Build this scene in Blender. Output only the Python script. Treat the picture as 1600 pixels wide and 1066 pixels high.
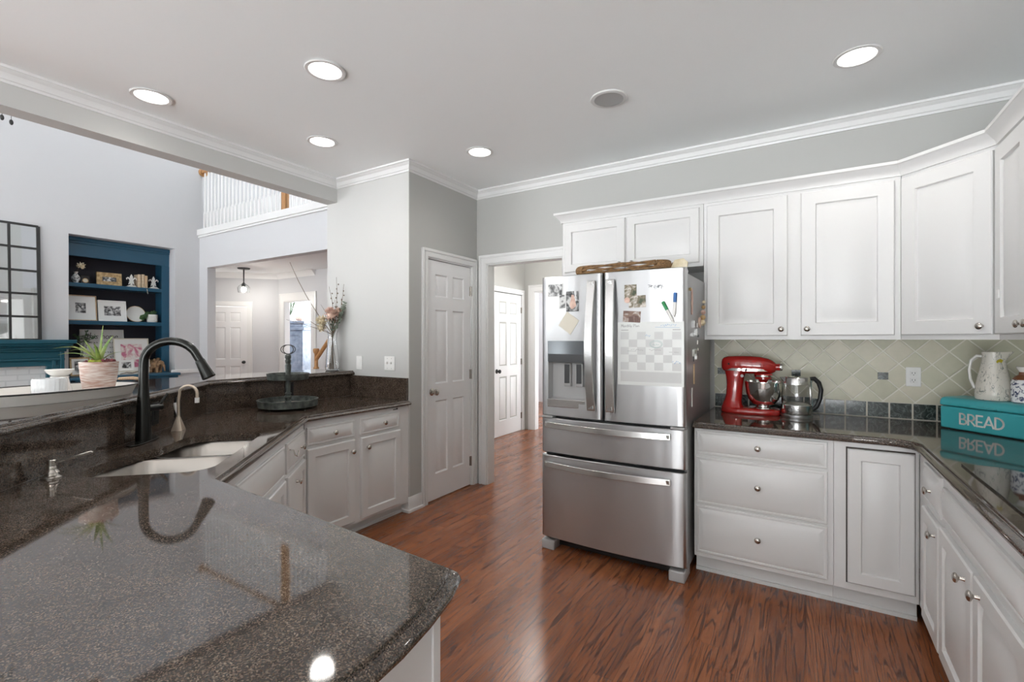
import bpy, bmesh, math, random
from math import sin, cos, pi, radians, sqrt, hypot
from mathutils import Vector, Matrix
from mathutils.geometry import tessellate_polygon

random.seed(7)
for o in list(bpy.data.objects):
    bpy.data.objects.remove(o, do_unlink=True)
S = bpy.context.scene
COL = S.collection

# ------------------------------------------------------------------ camera, sky, exposure
TH = math.atan2(460, 746)                      # the camera looks this far towards -X from +Y
cam = bpy.data.cameras.new('camera')
cam.sensor_width = 36.0
cam.lens = 36.0 * 746 / 1600
cam.shift_y = -2 / 1600
cam.clip_start = .02
camo = bpy.data.objects.new('camera', cam)
COL.objects.link(camo)
camo.location = (0, 0, 1.372)
camo.rotation_euler = (pi / 2, 0, TH)
S.camera = camo

W = bpy.data.worlds.new('sky')
S.world = W
W.use_nodes = True
bg = W.node_tree.nodes['Background']
# hazy sky above the horizon, a brighter half below it added to light the ceiling
SKY_E, UPLIGHT_E = 3.8, 15.0
wt = W.node_tree
wtc = wt.nodes.new('ShaderNodeTexCoord')
wsep = wt.nodes.new('ShaderNodeSeparateXYZ')
wt.links.new(wtc.outputs['Generated'], wsep.inputs[0])
wmr = wt.nodes.new('ShaderNodeMapRange')
wmr.inputs[1].default_value = -.06; wmr.inputs[2].default_value = .02
wmr.inputs[3].default_value = UPLIGHT_E; wmr.inputs[4].default_value = SKY_E
wt.links.new(wsep.outputs[2], wmr.inputs[0])
wt.links.new(wmr.outputs[0], bg.inputs['Strength'])
bg.inputs['Color'].default_value = (0.95, 0.98, 1.0, 1)
S.view_settings.view_transform = 'Standard'
S.view_settings.look = 'None'
S.view_settings.gamma = 1
S.view_settings.use_curve_mapping = False
S.view_settings.exposure = 0.09
LAMP_W = 11.0                                  # watts of each recessed lamp
LENS_E = 9.0                                  # brightness of the lamps' lenses

CEIL = 2.785
CT = 0.89                                      # worktop height
BAR = 1.105                                    # raised bar height
XP, YS, YB, XR = -2.69, 2.80, 3.72, 1.08       # pantry wall, stub wall, back wall, right wall

# ------------------------------------------------------------------ materials
def mat_new(name):
    m = bpy.data.materials.new(name)
    m.use_nodes = True
    nt = m.node_tree
    return m, nt, nt.nodes['Principled BSDF']

def setp(b, color=None, rough=None, metal=None, spec=None, **kw):
    if color is not None: b.inputs['Base Color'].default_value = (*color, 1)
    if rough is not None: b.inputs['Roughness'].default_value = rough
    if metal is not None: b.inputs['Metallic'].default_value = metal
    if spec is not None: b.inputs['Specular IOR Level'].default_value = spec
    for k, v in kw.items(): b.inputs[k].default_value = v

def nd(nt, typ, props=None, **ins):
    n = nt.nodes.new(typ)
    for k, v in (props or {}).items(): setattr(n, k, v)
    for k, v in ins.items():
        key = int(k[1:]) if k[0] == 'i' and k[1:].isdigit() else k.replace('_', ' ')
        if isinstance(v, bpy.types.NodeSocket): nt.links.new(v, n.inputs[key])
        else: n.inputs[key].default_value = v
    return n

def mth(nt, op, a, b=0.0, c=None):
    kw = dict(i0=a, i1=b)
    if c is not None: kw['i2'] = c
    return nd(nt, 'ShaderNodeMath', {'operation': op}, **kw).outputs[0]

def ramp(nt, fac, stops):
    n = nd(nt, 'ShaderNodeValToRGB', Fac=fac)
    e = n.color_ramp.elements
    while len(e) < len(stops): e.new(0.5)
    for el, (p, c) in zip(e, stops):
        el.position = p; el.color = (*c, 1)
    return n.outputs[0]

def mixc(nt, fac, a, b):
    n = nd(nt, 'ShaderNodeMix', {'data_type': 'RGBA'})
    for i, v in ((0, fac), (6, a), (7, b)):
        if isinstance(v, bpy.types.NodeSocket): nt.links.new(v, n.inputs[i])
        else: n.inputs[i].default_value = v if i == 0 else (*v, 1)
    return n.outputs[2]

def objco(nt): return nd(nt, 'ShaderNodeTexCoord').outputs['Object']

def bump(nt, b, height, strength=.2, dist=.01):
    n = nd(nt, 'ShaderNodeBump', Height=height, Strength=strength, Distance=dist)
    nt.links.new(n.outputs[0], b.inputs['Normal'])

def paint(name, col, rough=.5, metal=0, spec=.5, tex=0.0, scale=60, **kw):
    m, nt, b = mat_new(name)
    setp(b, col, rough, metal, spec, **kw)
    if tex:
        n = nd(nt, 'ShaderNodeTexNoise', Vector=objco(nt), Scale=scale, Detail=3.0)
        bump(nt, b, n.outputs[0], tex, .002)
    return m

def mottled(name, c1, c2, scale=20, rough=.5, stretch=(1, 1, 1), lo=.35, hi=.65, metal=0, bumps=0, detail=4.0):
    m, nt, b = mat_new(name)
    mp = nd(nt, 'ShaderNodeMapping', Vector=objco(nt), Scale=stretch)
    n = nd(nt, 'ShaderNodeTexNoise', Vector=mp.outputs[0], Scale=scale, Detail=detail)
    nt.links.new(ramp(nt, n.outputs[0], [(lo, c1), (hi, c2)]), b.inputs['Base Color'])
    setp(b, None, rough, metal)
    if bumps: bump(nt, b, n.outputs[0], bumps, .004)
    return m

def granite_mat():
    m, nt, b = mat_new('polished brown granite')
    co = objco(nt)
    v = nd(nt, 'ShaderNodeTexVoronoi', Vector=co, Scale=450.0)
    cell = nd(nt, 'ShaderNodeSeparateColor', Color=v.outputs['Color']).outputs[0]
    base = ramp(nt, cell, [(0.0, (.016, .013, .011)), (.40, (.034, .025, .020)), (.66, (.085, .062, .049)), (.88, (.135, .106, .085)), (1, (.19, .158, .128))])
    n = nd(nt, 'ShaderNodeTexNoise', Vector=co, Scale=14.0, Detail=5.0)
    cl = ramp(nt, n.outputs[0], [(.3, (.75, .72, .70)), (.7, (1.25, 1.2, 1.15))])
    mx = nd(nt, 'ShaderNodeMix', {'data_type': 'RGBA', 'blend_type': 'MULTIPLY'})
    mx.inputs[0].default_value = 1
    nt.links.new(base, mx.inputs[6]); nt.links.new(cl, mx.inputs[7])
    nt.links.new(mx.outputs[2], b.inputs['Base Color'])
    setp(b, None, .05, 0, .85)
    return m

def floor_mat():
    m, nt, b = mat_new('red oak strip floor')
    co = objco(nt)
    xyz = nd(nt, 'ShaderNodeSeparateXYZ', Vector=co).outputs
    px = mth(nt, 'DIVIDE', xyz[0], .083)
    row = mth(nt, 'FLOOR', px)
    rn = nd(nt, 'ShaderNodeTexWhiteNoise', {'noise_dimensions': '1D'}, W=row).outputs[0]
    py = mth(nt, 'ADD', mth(nt, 'DIVIDE', xyz[1], 1.15), mth(nt, 'MULTIPLY', rn, 7.3))
    idn = nd(nt, 'ShaderNodeCombineXYZ', X=row, Y=mth(nt, 'FLOOR', py), Z=0.0).outputs[0]
    wn = nd(nt, 'ShaderNodeTexWhiteNoise', {'noise_dimensions': '3D'}, Vector=idn)
    off = nd(nt, 'ShaderNodeVectorMath', {'operation': 'SCALE'}, Vector=wn.outputs['Color'], Scale=9.0).outputs[0]
    gco = nd(nt, 'ShaderNodeVectorMath', {'operation': 'ADD'}, i0=co, i1=off).outputs[0]
    # cathedral grain: rings of a stretched noise
    mp = nd(nt, 'ShaderNodeMapping', Vector=gco, Scale=(15.0, .70, 1.0))
    n1 = nd(nt, 'ShaderNodeTexNoise', Vector=mp.outputs[0], Scale=1.0, Detail=2.0)
    ring = mth(nt, 'FRACT', mth(nt, 'MULTIPLY', n1.outputs[0], 14.0))
    ringm = ramp(nt, ring, [(0, (0, 0, 0)), (.09, (.05, .05, .05)), (.28, (1, 1, 1)), (.86, (.85, .85, .85)), (1, (0, 0, 0))])
    mp2 = nd(nt, 'ShaderNodeMapping', Vector=gco, Scale=(150.0, 4.5, 1.0))
    n2 = nd(nt, 'ShaderNodeTexNoise', Vector=mp2.outputs[0], Scale=1.0, Detail=3.0)
    fine = ramp(nt, n2.outputs[0], [(.34, (.25, .25, .25)), (.52, (1, 1, 1))])
    g = nd(nt, 'ShaderNodeMix', {'data_type': 'RGBA', 'blend_type': 'MULTIPLY'})
    g.inputs[0].default_value = .55
    nt.links.new(ringm, g.inputs[6]); nt.links.new(fine, g.inputs[7])
    gf = nd(nt, 'ShaderNodeSeparateColor', Color=g.outputs[2]).outputs[0]
    tone = ramp(nt, wn.outputs[0], [(0, (.24, .079, .030)), (.5, (.305, .105, .042)), (1, (.37, .138, .058))])
    dark = ramp(nt, wn.outputs[0], [(0, (.065, .021, .010)), (1, (.105, .036, .017))])
    c = mixc(nt, gf, dark, tone)
    fx = mth(nt, 'FRACT', px); fy = mth(nt, 'FRACT', py)
    gx = mth(nt, 'LESS_THAN', mth(nt, 'MINIMUM', fx, mth(nt, 'SUBTRACT', 1.0, fx)), .009)
    gy = mth(nt, 'LESS_THAN', fy, .0018)
    gap = mth(nt, 'MULTIPLY', mth(nt, 'MAXIMUM', gx, gy), .75)
    c = mixc(nt, gap, c, (.025, .009, .005))
    nt.links.new(c, b.inputs['Base Color'])
    nt.links.new(mth(nt, 'MULTIPLY_ADD', gf, -.06, .30), b.inputs['Roughness'])
    setp(b, None, None, 0, .42)
    bump(nt, b, gf, .05, .002)
    return m

def tile_mat():
    """diamond tiles from the UV map (u = along the wall in metres, v = height)"""
    m, nt, b = mat_new('sage diamond wall tiles')
    uv = nd(nt, 'ShaderNodeUVMap').outputs[0]
    s = nd(nt, 'ShaderNodeSeparateXYZ', Vector=uv).outputs
    D = .1535
    p = mth(nt, 'DIVIDE', mth(nt, 'ADD', s[0], .365 + 40 * D), D)
    q = mth(nt, 'DIVIDE', mth(nt, 'SUBTRACT', s[1], 1.302 - 20 * D), D)
    a = mth(nt, 'ADD', p, q); c = mth(nt, 'SUBTRACT', p, mth(nt, 'SUBTRACT', q, 200.0))
    fa = mth(nt, 'FRACT', a); fc = mth(nt, 'FRACT', c)
    da = mth(nt, 'MINIMUM', fa, mth(nt, 'SUBTRACT', 1.0, fa))
    dc = mth(nt, 'MINIMUM', fc, mth(nt, 'SUBTRACT', 1.0, fc))
    d = mth(nt, 'MINIMUM', da, dc)
    idn = nd(nt, 'ShaderNodeCombineXYZ', X=mth(nt, 'FLOOR', a), Y=mth(nt, 'FLOOR', c), Z=0.0).outputs[0]
    wn = nd(nt, 'ShaderNodeTexWhiteNoise', Vector=idn).outputs[0]
    uo = nd(nt, 'ShaderNodeTexNoise', Vector=uv, Scale=26.0, Detail=5.0)
    t = mth(nt, 'ADD', mth(nt, 'MULTIPLY', wn, .6), mth(nt, 'MULTIPLY', uo.outputs[0], .5))
    tc = ramp(nt, t, [(.15, (.50, .49, .37)), (.5, (.57, .56, .43)), (.9, (.65, .61, .49))])
    g = mth(nt, 'LESS_THAN', d, .030)
    nt.links.new(mixc(nt, g, tc, (.78, .76, .67)), b.inputs['Base Color'])
    setp(b, None, .33, 0, .4)
    h = nd(nt, 'ShaderNodeMapRange', Value=d, i1=.015, i2=.06).outputs[0]
    bump(nt, b, h, .4, .003)
    return m

def marble_mat():
    m, nt, b = mat_new('dark green marble')
    co = objco(nt)
    n = nd(nt, 'ShaderNodeTexNoise', Vector=co, Scale=22.0, Detail=7.0, Distortion=1.6)
    v = mth(nt, 'ABSOLUTE', mth(nt, 'SUBTRACT', n.outputs[0], .5))
    n2 = nd(nt, 'ShaderNodeTexNoise', Vector=co, Scale=45.0, Detail=4.0)
    vv = mth(nt, 'ADD', v, mth(nt, 'MULTIPLY', n2.outputs[0], .06))
    nt.links.new(ramp(nt, vv, [(.03, (.20, .24, .23)), (.055, (.045, .06, .055)), (.2, (.016, .024, .022))]), b.inputs['Base Color'])
    setp(b, None, .15)
    return m

def steel_mat(name, col=(.60, .60, .60), rough=.26, stretch=(1, 1, 90), aniso=0.0, arot=0.0):
    m, nt, b = mat_new(name)
    mp = nd(nt, 'ShaderNodeMapping', Vector=objco(nt), Scale=stretch)
    n = nd(nt, 'ShaderNodeTexNoise', Vector=mp.outputs[0], Scale=6.0, Detail=4.0)
    setp(b, col, rough, 1.0)
    nt.links.new(mth(nt, 'MULTIPLY_ADD', n.outputs[0], .10, rough - .05), b.inputs['Roughness'])
    if aniso:
        b.inputs['Anisotropic'].default_value = aniso
        b.inputs['Anisotropic Rotation'].default_value = arot
        tg = nd(nt, 'ShaderNodeTangent', {'direction_type': 'RADIAL', 'axis': 'Z'})
        nt.links.new(tg.outputs[0], b.inputs['Tangent'])
        mw = nd(nt, 'ShaderNodeMapping', Vector=objco(nt), Scale=(5.0, 1.0, .9))
        nw = nd(nt, 'ShaderNodeTexNoise', Vector=mw.outputs[0], Scale=1.6, Detail=1.0)
        bump(nt, b, nw.outputs[0], .35, .012)
    return m

def glass_mat(name, col=(1, 1, 1), rough=0.0, ior=1.45):
    m, nt, b = mat_new(name)
    setp(b, col, rough)
    b.inputs['Transmission Weight'].default_value = 1
    b.inputs['IOR'].default_value = ior
    return m

def emit_mat(name, col, e):
    m, nt, b = mat_new(name)
    setp(b, col, .5)
    b.inputs['Emission Color'].default_value = (*col, 1)
    b.inputs['Emission Strength'].default_value = e
    return m

def picture_mat(name, c0, c1, c2, scale=30, seed=0.0):
    """a small printed photograph: blurred patches of three inks"""
    m, nt, b = mat_new(name)
    mp = nd(nt, 'ShaderNodeMapping', Vector=objco(nt), Location=(seed, seed * .7, seed * 1.3))
    n = nd(nt, 'ShaderNodeTexNoise', Vector=mp.outputs[0], Scale=scale, Detail=3.0, Distortion=.8)
    nt.links.new(ramp(nt, n.outputs[0], [(.36, c0), (.5, c1), (.62, c2)]), b.inputs['Base Color'])
    setp(b, None, .35)
    return m

M = dict(
    wall=paint('kitchen grey wall paint', (.45, .45, .432), .6, tex=.06, scale=220),
    ceiling=paint('flat ceiling white', (.91, .93, .935), .75),
    livwall=paint('living room pale wall paint', (.585, .59, .605), .65),
    litwall=paint('wall paint lightened as if lit', (.54, .54, .525), .6, tex=.06, scale=220),  # kitchen wall paint made lighter where more light falls on stub and beam
    trim=paint('semi gloss trim white', (.74, .74, .735), .35),
    cab=paint('cabinet enamel white', (.71, .708, .70), .33, tex=.03, scale=90),
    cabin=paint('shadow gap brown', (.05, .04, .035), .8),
    door=paint('door white', (.79, .79, .795), .35),
    floor=floor_mat(),
    granite=granite_mat(),
    tile=tile_mat(),
    marble=marble_mat(),
    grout=paint('cream grout', (.64, .61, .53), .8),
    steel=steel_mat('brushed stainless steel', (.53, .535, .54), .34, (1, 1, 90), .8, 0.25),
    steelv=steel_mat('brushed stainless handle', (.72, .72, .71), .22, (90, 90, 1)),
    steeld=paint('grey painted steel side', (.33, .33, .33), .38, .6),
    sinksteel=steel_mat('satin sink steel', (.31, .285, .26), .30, (40, 40, 4)),
    chrome=paint('polished chrome', (.80, .79, .77), .08, 1),
    nickel=paint('satin nickel', (.56, .53, .49), .25, 1),
    bronze=paint('oil rubbed bronze', (.035, .036, .034), .22, .85),
    black=paint('black plastic', (.012, .012, .013), .35),
    blackglass=paint('black ceramic glass', (.010, .010, .011), .04, 0, .6),
    dkgrey=paint('charcoal plastic', (.055, .057, .06), .3),
    ltgrey=paint('grey plastic', (.42, .42, .42), .4),
    beige=paint('beige warm nickel', (.62, .52, .42), .3, .55),
    red=paint('glossy red enamel', (.40, .012, .010), .12, 0, .6, **{'Coat Weight': .6, 'Coat Roughness': .05}),
    teal=paint('turquoise enamel', (.055, .40, .44), .28),
    white=paint('white glazed ceramic', (.80, .79, .76), .15),
    whitem=paint('matt white', (.78, .78, .76), .6),
    paper=paint('white paper', (.82, .82, .80), .6),
    cream=paint('cream paper', (.70, .66, .56), .7),
    ink=paint('black ink', (.02, .02, .022), .6),
    greyink=paint('grey ink', (.38, .38, .38), .6),
    blueink=paint('blue ink', (.25, .42, .62), .6),
    plate=paint('switch plate white', (.80, .80, .78), .3),
    slot=paint('slot black', (.02, .02, .02), .6),
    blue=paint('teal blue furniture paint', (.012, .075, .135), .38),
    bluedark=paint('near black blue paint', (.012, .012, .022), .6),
    bluebuilt=paint('mantel teal paint', (.008, .085, .125), .38),
    hutch=mottled('weathered blue grey paint', (.14, .18, .25), (.24, .29, .37), 9, .6),
    oak=mottled('golden oak', (.36, .18, .07), (.50, .27, .11), 5, .4, (20, 20, 1)),
    rawwood=mottled('pale whittled wood', (.48, .33, .20), (.62, .46, .30), 8, .6, (12, 12, 2)),
    gold=mottled('distressed gold wood', (.36, .22, .09), (.62, .45, .23), 30, .45),
    wicker=mottled('brown wicker', (.09, .045, .018), (.32, .18, .07), 40, .65, (1, 6, 6)),
    brick=paint('white painted brick', (.70, .73, .74), .7),
    bulb=emit_mat('lamp lens', (1, .97, .92), LENS_E),
    pend=emit_mat('pendant glow', (1, .95, .88), 3.0),
    glass=glass_mat('clear glass'),
    frost=glass_mat('cloudy glass', (.93, .95, .95), .12),
    leaf=mottled('green leaf', (.10, .19, .035), (.28, .33, .08), 18, .45),
    leafd=mottled('dark leaf', (.025, .07, .025), (.06, .13, .04), 18, .5),
    moss=mottled('moss', (.17, .22, .02), (.33, .36, .04), 60, .9, bumps=.8),
    sedum=mottled('burgundy sedum', (.10, .015, .02), (.25, .05, .06), 60, .6),
    soil=mottled('soil', (.02, .012, .008), (.07, .045, .03), 80, .95),
    pot=mottled('whitewashed terracotta', (.46, .27, .21), (.70, .62, .57), 7, .7, (2, 2, 26), .38, .60),
    stem=mottled('dry brown stem', (.09, .06, .035), (.17, .12, .08), 30, .8),
    greystem=mottled('eucalyptus grey green', (.10, .13, .10), (.20, .23, .18), 30, .7),
    petalp=mottled('dusty pink petals', (.55, .33, .27), (.75, .56, .46), 25, .7),
    petalc=mottled('cream petals', (.62, .52, .33), (.80, .72, .55), 25, .7),
    traymetal=mottled('weathered dark green metal', (.045, .052, .048), (.15, .17, .155), 22, .42, metal=.3),
    traywood=mottled('worn grey wood', (.20, .17, .14), (.36, .31, .26), 12, .55, (2, 14, 2)),
    enamel=paint('white tray enamel', (.80, .78, .74), .25),
    mirror=paint('aged mirror glass', (.80, .82, .83), .03, 1),
    iron=paint('black iron', (.02, .02, .02), .5),
    book=mottled('old tan book cloth', (.48, .36, .24), (.62, .50, .36), 30, .8),
    eleph=mottled('carved brown wood', (.12, .06, .025), (.30, .18, .09), 25, .45),
    rug=paint('woven rug', (.5, .46, .4), .9),
    sofa=paint('brown leather', (.16, .07, .035), .5),
)
M['photo_a'] = picture_mat('black and white print one', (.03, .03, .03), (.25, .25, .25), (.75, .75, .74), 26, 1.0)
M['photo_b'] = picture_mat('black and white print two', (.02, .02, .02), (.18, .18, .18), (.65, .65, .64), 22, 4.0)
M['photo_c'] = picture_mat('colour print garden', (.05, .07, .03), (.22, .18, .12), (.62, .58, .52), 22, 7.0)
M['photo_d'] = picture_mat('colour print ground', (.12, .055, .04), (.24, .15, .11), (.55, .50, .46), 18, 9.0)
M['photo_e'] = picture_mat('portrait print pink', (.80, .78, .76), (.72, .58, .56), (.55, .16, .26), 13, 3.0)
M['bluepat'] = picture_mat('blue leaf glaze', (.80, .81, .82), (.78, .79, .80), (.015, .03, .11), 70, 2.0)

# ------------------------------------------------------------------ mesh building
class MB:
    def __init__(s): s.v = []; s.f = []
    def add(s, vs, fs, mx=None):
        n = len(s.v)
        s.v += [tuple(mx @ Vector(p)) if mx else tuple(p) for p in vs]
        s.f += [tuple(i + n for i in f) for f in fs]
        return s
    def box(s, x0, x1, y0, y1, z0, z1, mx=None):
        v = [(x0, y0, z0), (x1, y0, z0), (x1, y1, z0), (x0, y1, z0), (x0, y0, z1), (x1, y0, z1), (x1, y1, z1), (x0, y1, z1)]
        return s.add(v, [(0, 3, 2, 1), (4, 5, 6, 7), (0, 1, 5, 4), (1, 2, 6, 5), (2, 3, 7, 6), (3, 0, 4, 7)], mx)
    def lathe(s, prof, n=24, mx=None, sx=1, sy=1):
        vs, fs, rings = [], [], []
        for r, z in prof:
            if r < 1e-6:
                rings.append([len(vs)]); vs.append((0, 0, z))
            else:
                rings.append(list(range(len(vs), len(vs) + n)))
                vs += [(r * sx * cos(2 * pi * k / n), r * sy * sin(2 * pi * k / n), z) for k in range(n)]
        for a, b in zip(rings, rings[1:]):
            for k in range(n):
                k2 = (k + 1) % n
                if len(a) == 1 and len(b) == 1: continue
                if len(a) == 1: fs.append((a[0], b[k2], b[k]))
                elif len(b) == 1: fs.append((a[k], a[k2], b[0]))
                else: fs.append((a[k], a[k2], b[k2], b[k]))
        return s.add(vs, fs, mx)
    def cyl(s, r, z0, z1, n=20, mx=None): return s.lathe([(0, z0), (r, z0), (r, z1), (0, z1)], n, mx)
    def ball(s, c, r, n=12, sz=1.0, mx=None):
        t = Matrix.Translation(c)
        return s.lathe([(r * sin(pi * k / 8), -r * sz * cos(pi * k / 8)) for k in range(9)], n, (mx @ t) if mx else t)
    def tube(s, pts, r, n=10, mx=None, flat=1.0, up=None):
        pts = [Vector(p) for p in pts]
        rs = r if isinstance(r, (list, tuple)) else [r] * len(pts)
        vs, fs = [], []
        t0 = (pts[1] - pts[0]).normalized()
        nrm = Vector(up) if up else (Vector((0, 0, 1)) if abs(t0.z) < .9 else Vector((1, 0, 0)))
        for i, p in enumerate(pts):
            t = (pts[min(i + 1, len(pts) - 1)] - pts[max(i - 1, 0)]).normalized()
            nrm = (nrm - t * nrm.dot(t)).normalized()
            bn = t.cross(nrm)
            for k in range(n):
                a = 2 * pi * k / n
                vs.append(tuple(p + nrm * (rs[i] * cos(a)) + bn * (rs[i] * flat * sin(a))))
        for i in range(len(pts) - 1):
            for k in range(n):
                k2 = (k + 1) % n
                fs.append((i * n + k, i * n + k2, (i + 1) * n + k2, (i + 1) * n + k))
        fs.append(tuple(range(n - 1, -1, -1))); fs.append(tuple(range((len(pts) - 1) * n, len(pts) * n)))
        return s.add(vs, fs, mx)
    def prism(s, poly, z0, z1, mx=None):
        n = len(poly)
        vs = [(x, y, z0) for x, y in poly] + [(x, y, z1) for x, y in poly]
        fs = [tuple(range(n - 1, -1, -1)), tuple(range(n, 2 * n))] + [(k, (k + 1) % n, n + (k + 1) % n, n + k) for k in range(n)]
        return s.add(vs, fs, mx)
    def rects(s, x0, x1, z0, z1, steps, mx=None):
        """concentric rectangles facing -y: steps = (inset, y), the last one is filled"""
        vs, fs = [], []
        for i, (d, y) in enumerate(steps):
            vs += [(x0 + d, y, z0 + d), (x1 - d, y, z0 + d), (x1 - d, y, z1 - d), (x0 + d, y, z1 - d)]
            if i:
                for k in range(4):
                    a, b = (i - 1) * 4, i * 4
                    fs.append((a + k, a + (k + 1) % 4, b + (k + 1) % 4, b + k))
        b = 4 * (len(steps) - 1)
        fs.append((b, b + 1, b + 2, b + 3))
        fs.append((3, 2, 1, 0))
        return s.add(vs, fs, mx)
    def build(s, name, m, parent=None, smooth=35, bevel=0, loc=None, double=True, seg=2):
        me = bpy.data.meshes.new(name)
        bm = bmesh.new()
        vv = [bm.verts.new(p) for p in s.v]
        for f in s.f:
            try: bm.faces.new([vv[i] for i in f])
            except ValueError: pass
        bmesh.ops.remove_doubles(bm, verts=bm.verts, dist=1e-5) if double else None
        bmesh.ops.recalc_face_normals(bm, faces=bm.faces)
        bm.to_mesh(me); bm.free()
        if smooth:
            me.shade_smooth(); me.set_sharp_from_angle(angle=radians(smooth))
        me.materials.append(M[m] if isinstance(m, str) else m)
        o = bpy.data.objects.new(name, me)
        COL.objects.link(o)
        if parent: o.parent = parent
        if loc: o.location = loc
        if bevel:
            b = o.modifiers.new('edge', 'BEVEL'); b.width = bevel; b.segments = seg; b.limit_method = 'ANGLE'; b.angle_limit = radians(40)
            b.harden_normals = False
        return o

def T(x=0, y=0, z=0): return Matrix.Translation((x, y, z))
def RX(a): return Matrix.Rotation(radians(a), 4, 'X')
def RY(a): return Matrix.Rotation(radians(a), 4, 'Y')
def RZ(a): return Matrix.Rotation(radians(a), 4, 'Z')

def tag(o, label, cat, group=None):
    o['label'] = label; o['category'] = cat
    if group: o['group'] = group
    return o
def thing(name, label, cat, loc=(0, 0, 0), rz=0, group=None):
    o = bpy.data.objects.new(name, None)
    COL.objects.link(o)
    o.empty_display_size = .05
    o.location = loc; o.rotation_euler = (0, 0, radians(rz))
    return tag(o, label, cat, group)
def struct(name, mb, m, parent=None, **kw):
    o = mb.build(name, m, parent, **kw)
    if not parent: o['kind'] = 'structure'
    return o
def sroot(name, loc=(0, 0, 0), rz=0):
    o = bpy.data.objects.new(name, None); COL.objects.link(o)
    o.location = loc; o.rotation_euler = (0, 0, radians(rz)); o['kind'] = 'structure'
    return o
def copy_tree(o, parent=None):
    c = o.copy(); COL.objects.link(c)
    if parent: c.parent = parent
    for ch in list(o.children): copy_tree(ch, c)
    return c

def offset(poly, d, closed=True):
    """offset a 2D polyline to its left by d with mitred corners"""
    n = len(poly); out = []
    for i in range(n):
        p = Vector(poly[i])
        a = Vector(poly[i - 1]) if (closed or i > 0) else None
        b = Vector(poly[(i + 1) % n]) if (closed or i < n - 1) else None
        na = nb = None
        if a is not None: t = (p - a).normalized(); na = Vector((-t.y, t.x))
        if b is not None: t = (b - p).normalized(); nb = Vector((-t.y, t.x))
        if na is None: q = p + nb * d
        elif nb is None: q = p + na * d
        else:
            mid = (na + nb); mid = mid / max(mid.dot(na), .2)
            q = p + mid * d
        out.append((q.x, q.y))
    return out

def sweep(path, prof, closed=False):
    """sweep a profile of (left offset, z) along a 2D path; the profile is a closed outline"""
    mb = MB(); n = len(path); rows = [offset(path, d, closed) for d, z in prof]
    k = len(prof)
    vs = [(rows[j][i][0], rows[j][i][1], prof[j][1]) for i in range(n) for j in range(k)]
    fs = []
    for i in range(n if closed else n - 1):
        i2 = (i + 1) % n
        for j in range(k):
            j2 = (j + 1) % k
            fs.append((i * k + j, i2 * k + j, i2 * k + j2, i * k + j2))
    if not closed: fs += [tuple(range(k)), tuple((n - 1) * k + j for j in range(k - 1, -1, -1))]
    return mb.add(vs, fs)

def inset(poly, d, square):
    """move every edge of a counter-clockwise outline inwards by d, except the edges in square"""
    n = len(poly); out = []
    for i in range(n):
        a, p, b = Vector(poly[i - 1]), Vector(poly[i]), Vector(poly[(i + 1) % n])
        t1, t2 = (p - a).normalized(), (b - p).normalized()
        n1, n2 = Vector((-t1.y, t1.x)), Vector((-t2.y, t2.x))
        d1 = 0 if (i - 1) % n in square else d
        d2 = 0 if i in square else d
        det = n1.x * n2.y - n1.y * n2.x
        if abs(det) < .05: q = p + (n1 + n2).normalized() * ((d1 + d2) / 2)
        else: q = p + Vector(((d1 * n2.y - d2 * n1.y) / det, (n1.x * d2 - n2.x * d1) / det))
        out.append((q.x, q.y))
    return out
def slab(poly, prof, holes=(), square=()):
    """a worktop: counter-clockwise outline, edge profile (inset from outline, z) from top to bottom, holes cut straight"""
    mb = MB(); n = len(poly); k = len(prof)
    rows = [inset(poly, d, square) for d, z in prof]
    vs = [(x, y, prof[j][1]) for j in range(k) for x, y in rows[j]]
    fs = [(j * n + i, (j + 1) * n + i, (j + 1) * n + (i + 1) % n, j * n + (i + 1) % n) for j in range(k - 1) for i in range(n)]
    mb.add(vs, fs)
    for j, up in ((0, True), (k - 1, False)):
        z = prof[j][1]
        loops = [[Vector((x, y, 0)) for x, y in rows[j]]] + [[Vector((x, y, 0)) for x, y in h] for h in holes]
        flat = [p for l in loops for p in l]
        tris = tessellate_polygon(loops)
        mb.add([(p.x, p.y, z) for p in flat], [tuple(t) for t in tris])
    for h in holes:
        m = len(h); z0, z1 = prof[-1][1], prof[0][1]
        mb.add([(x, y, z1) for x, y in h] + [(x, y, z0) for x, y in h], [(i, (i + 1) % m, m + (i + 1) % m, m + i) for i in range(m)])
    return mb

def arc(cx, cy, r, a0, a1, n=8): return [(cx + r * cos(radians(a0 + (a1 - a0) * k / n)), cy + r * sin(radians(a0 + (a1 - a0) * k / n))) for k in range(n + 1)]
def rrect(x0, x1, y0, y1, r, n=5):
    return arc(x1 - r, y1 - r, r, 0, 90, n) + arc(x0 + r, y1 - r, r, 90, 180, n) + arc(x0 + r, y0 + r, r, 180, 270, n) + arc(x1 - r, y0 + r, r, 270, 360, n)
def uv2w(u, v): return ((-u + v) / sqrt(2), (u + v) / sqrt(2))      # the diagonal sink run: u along it, v towards the kitchen

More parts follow.
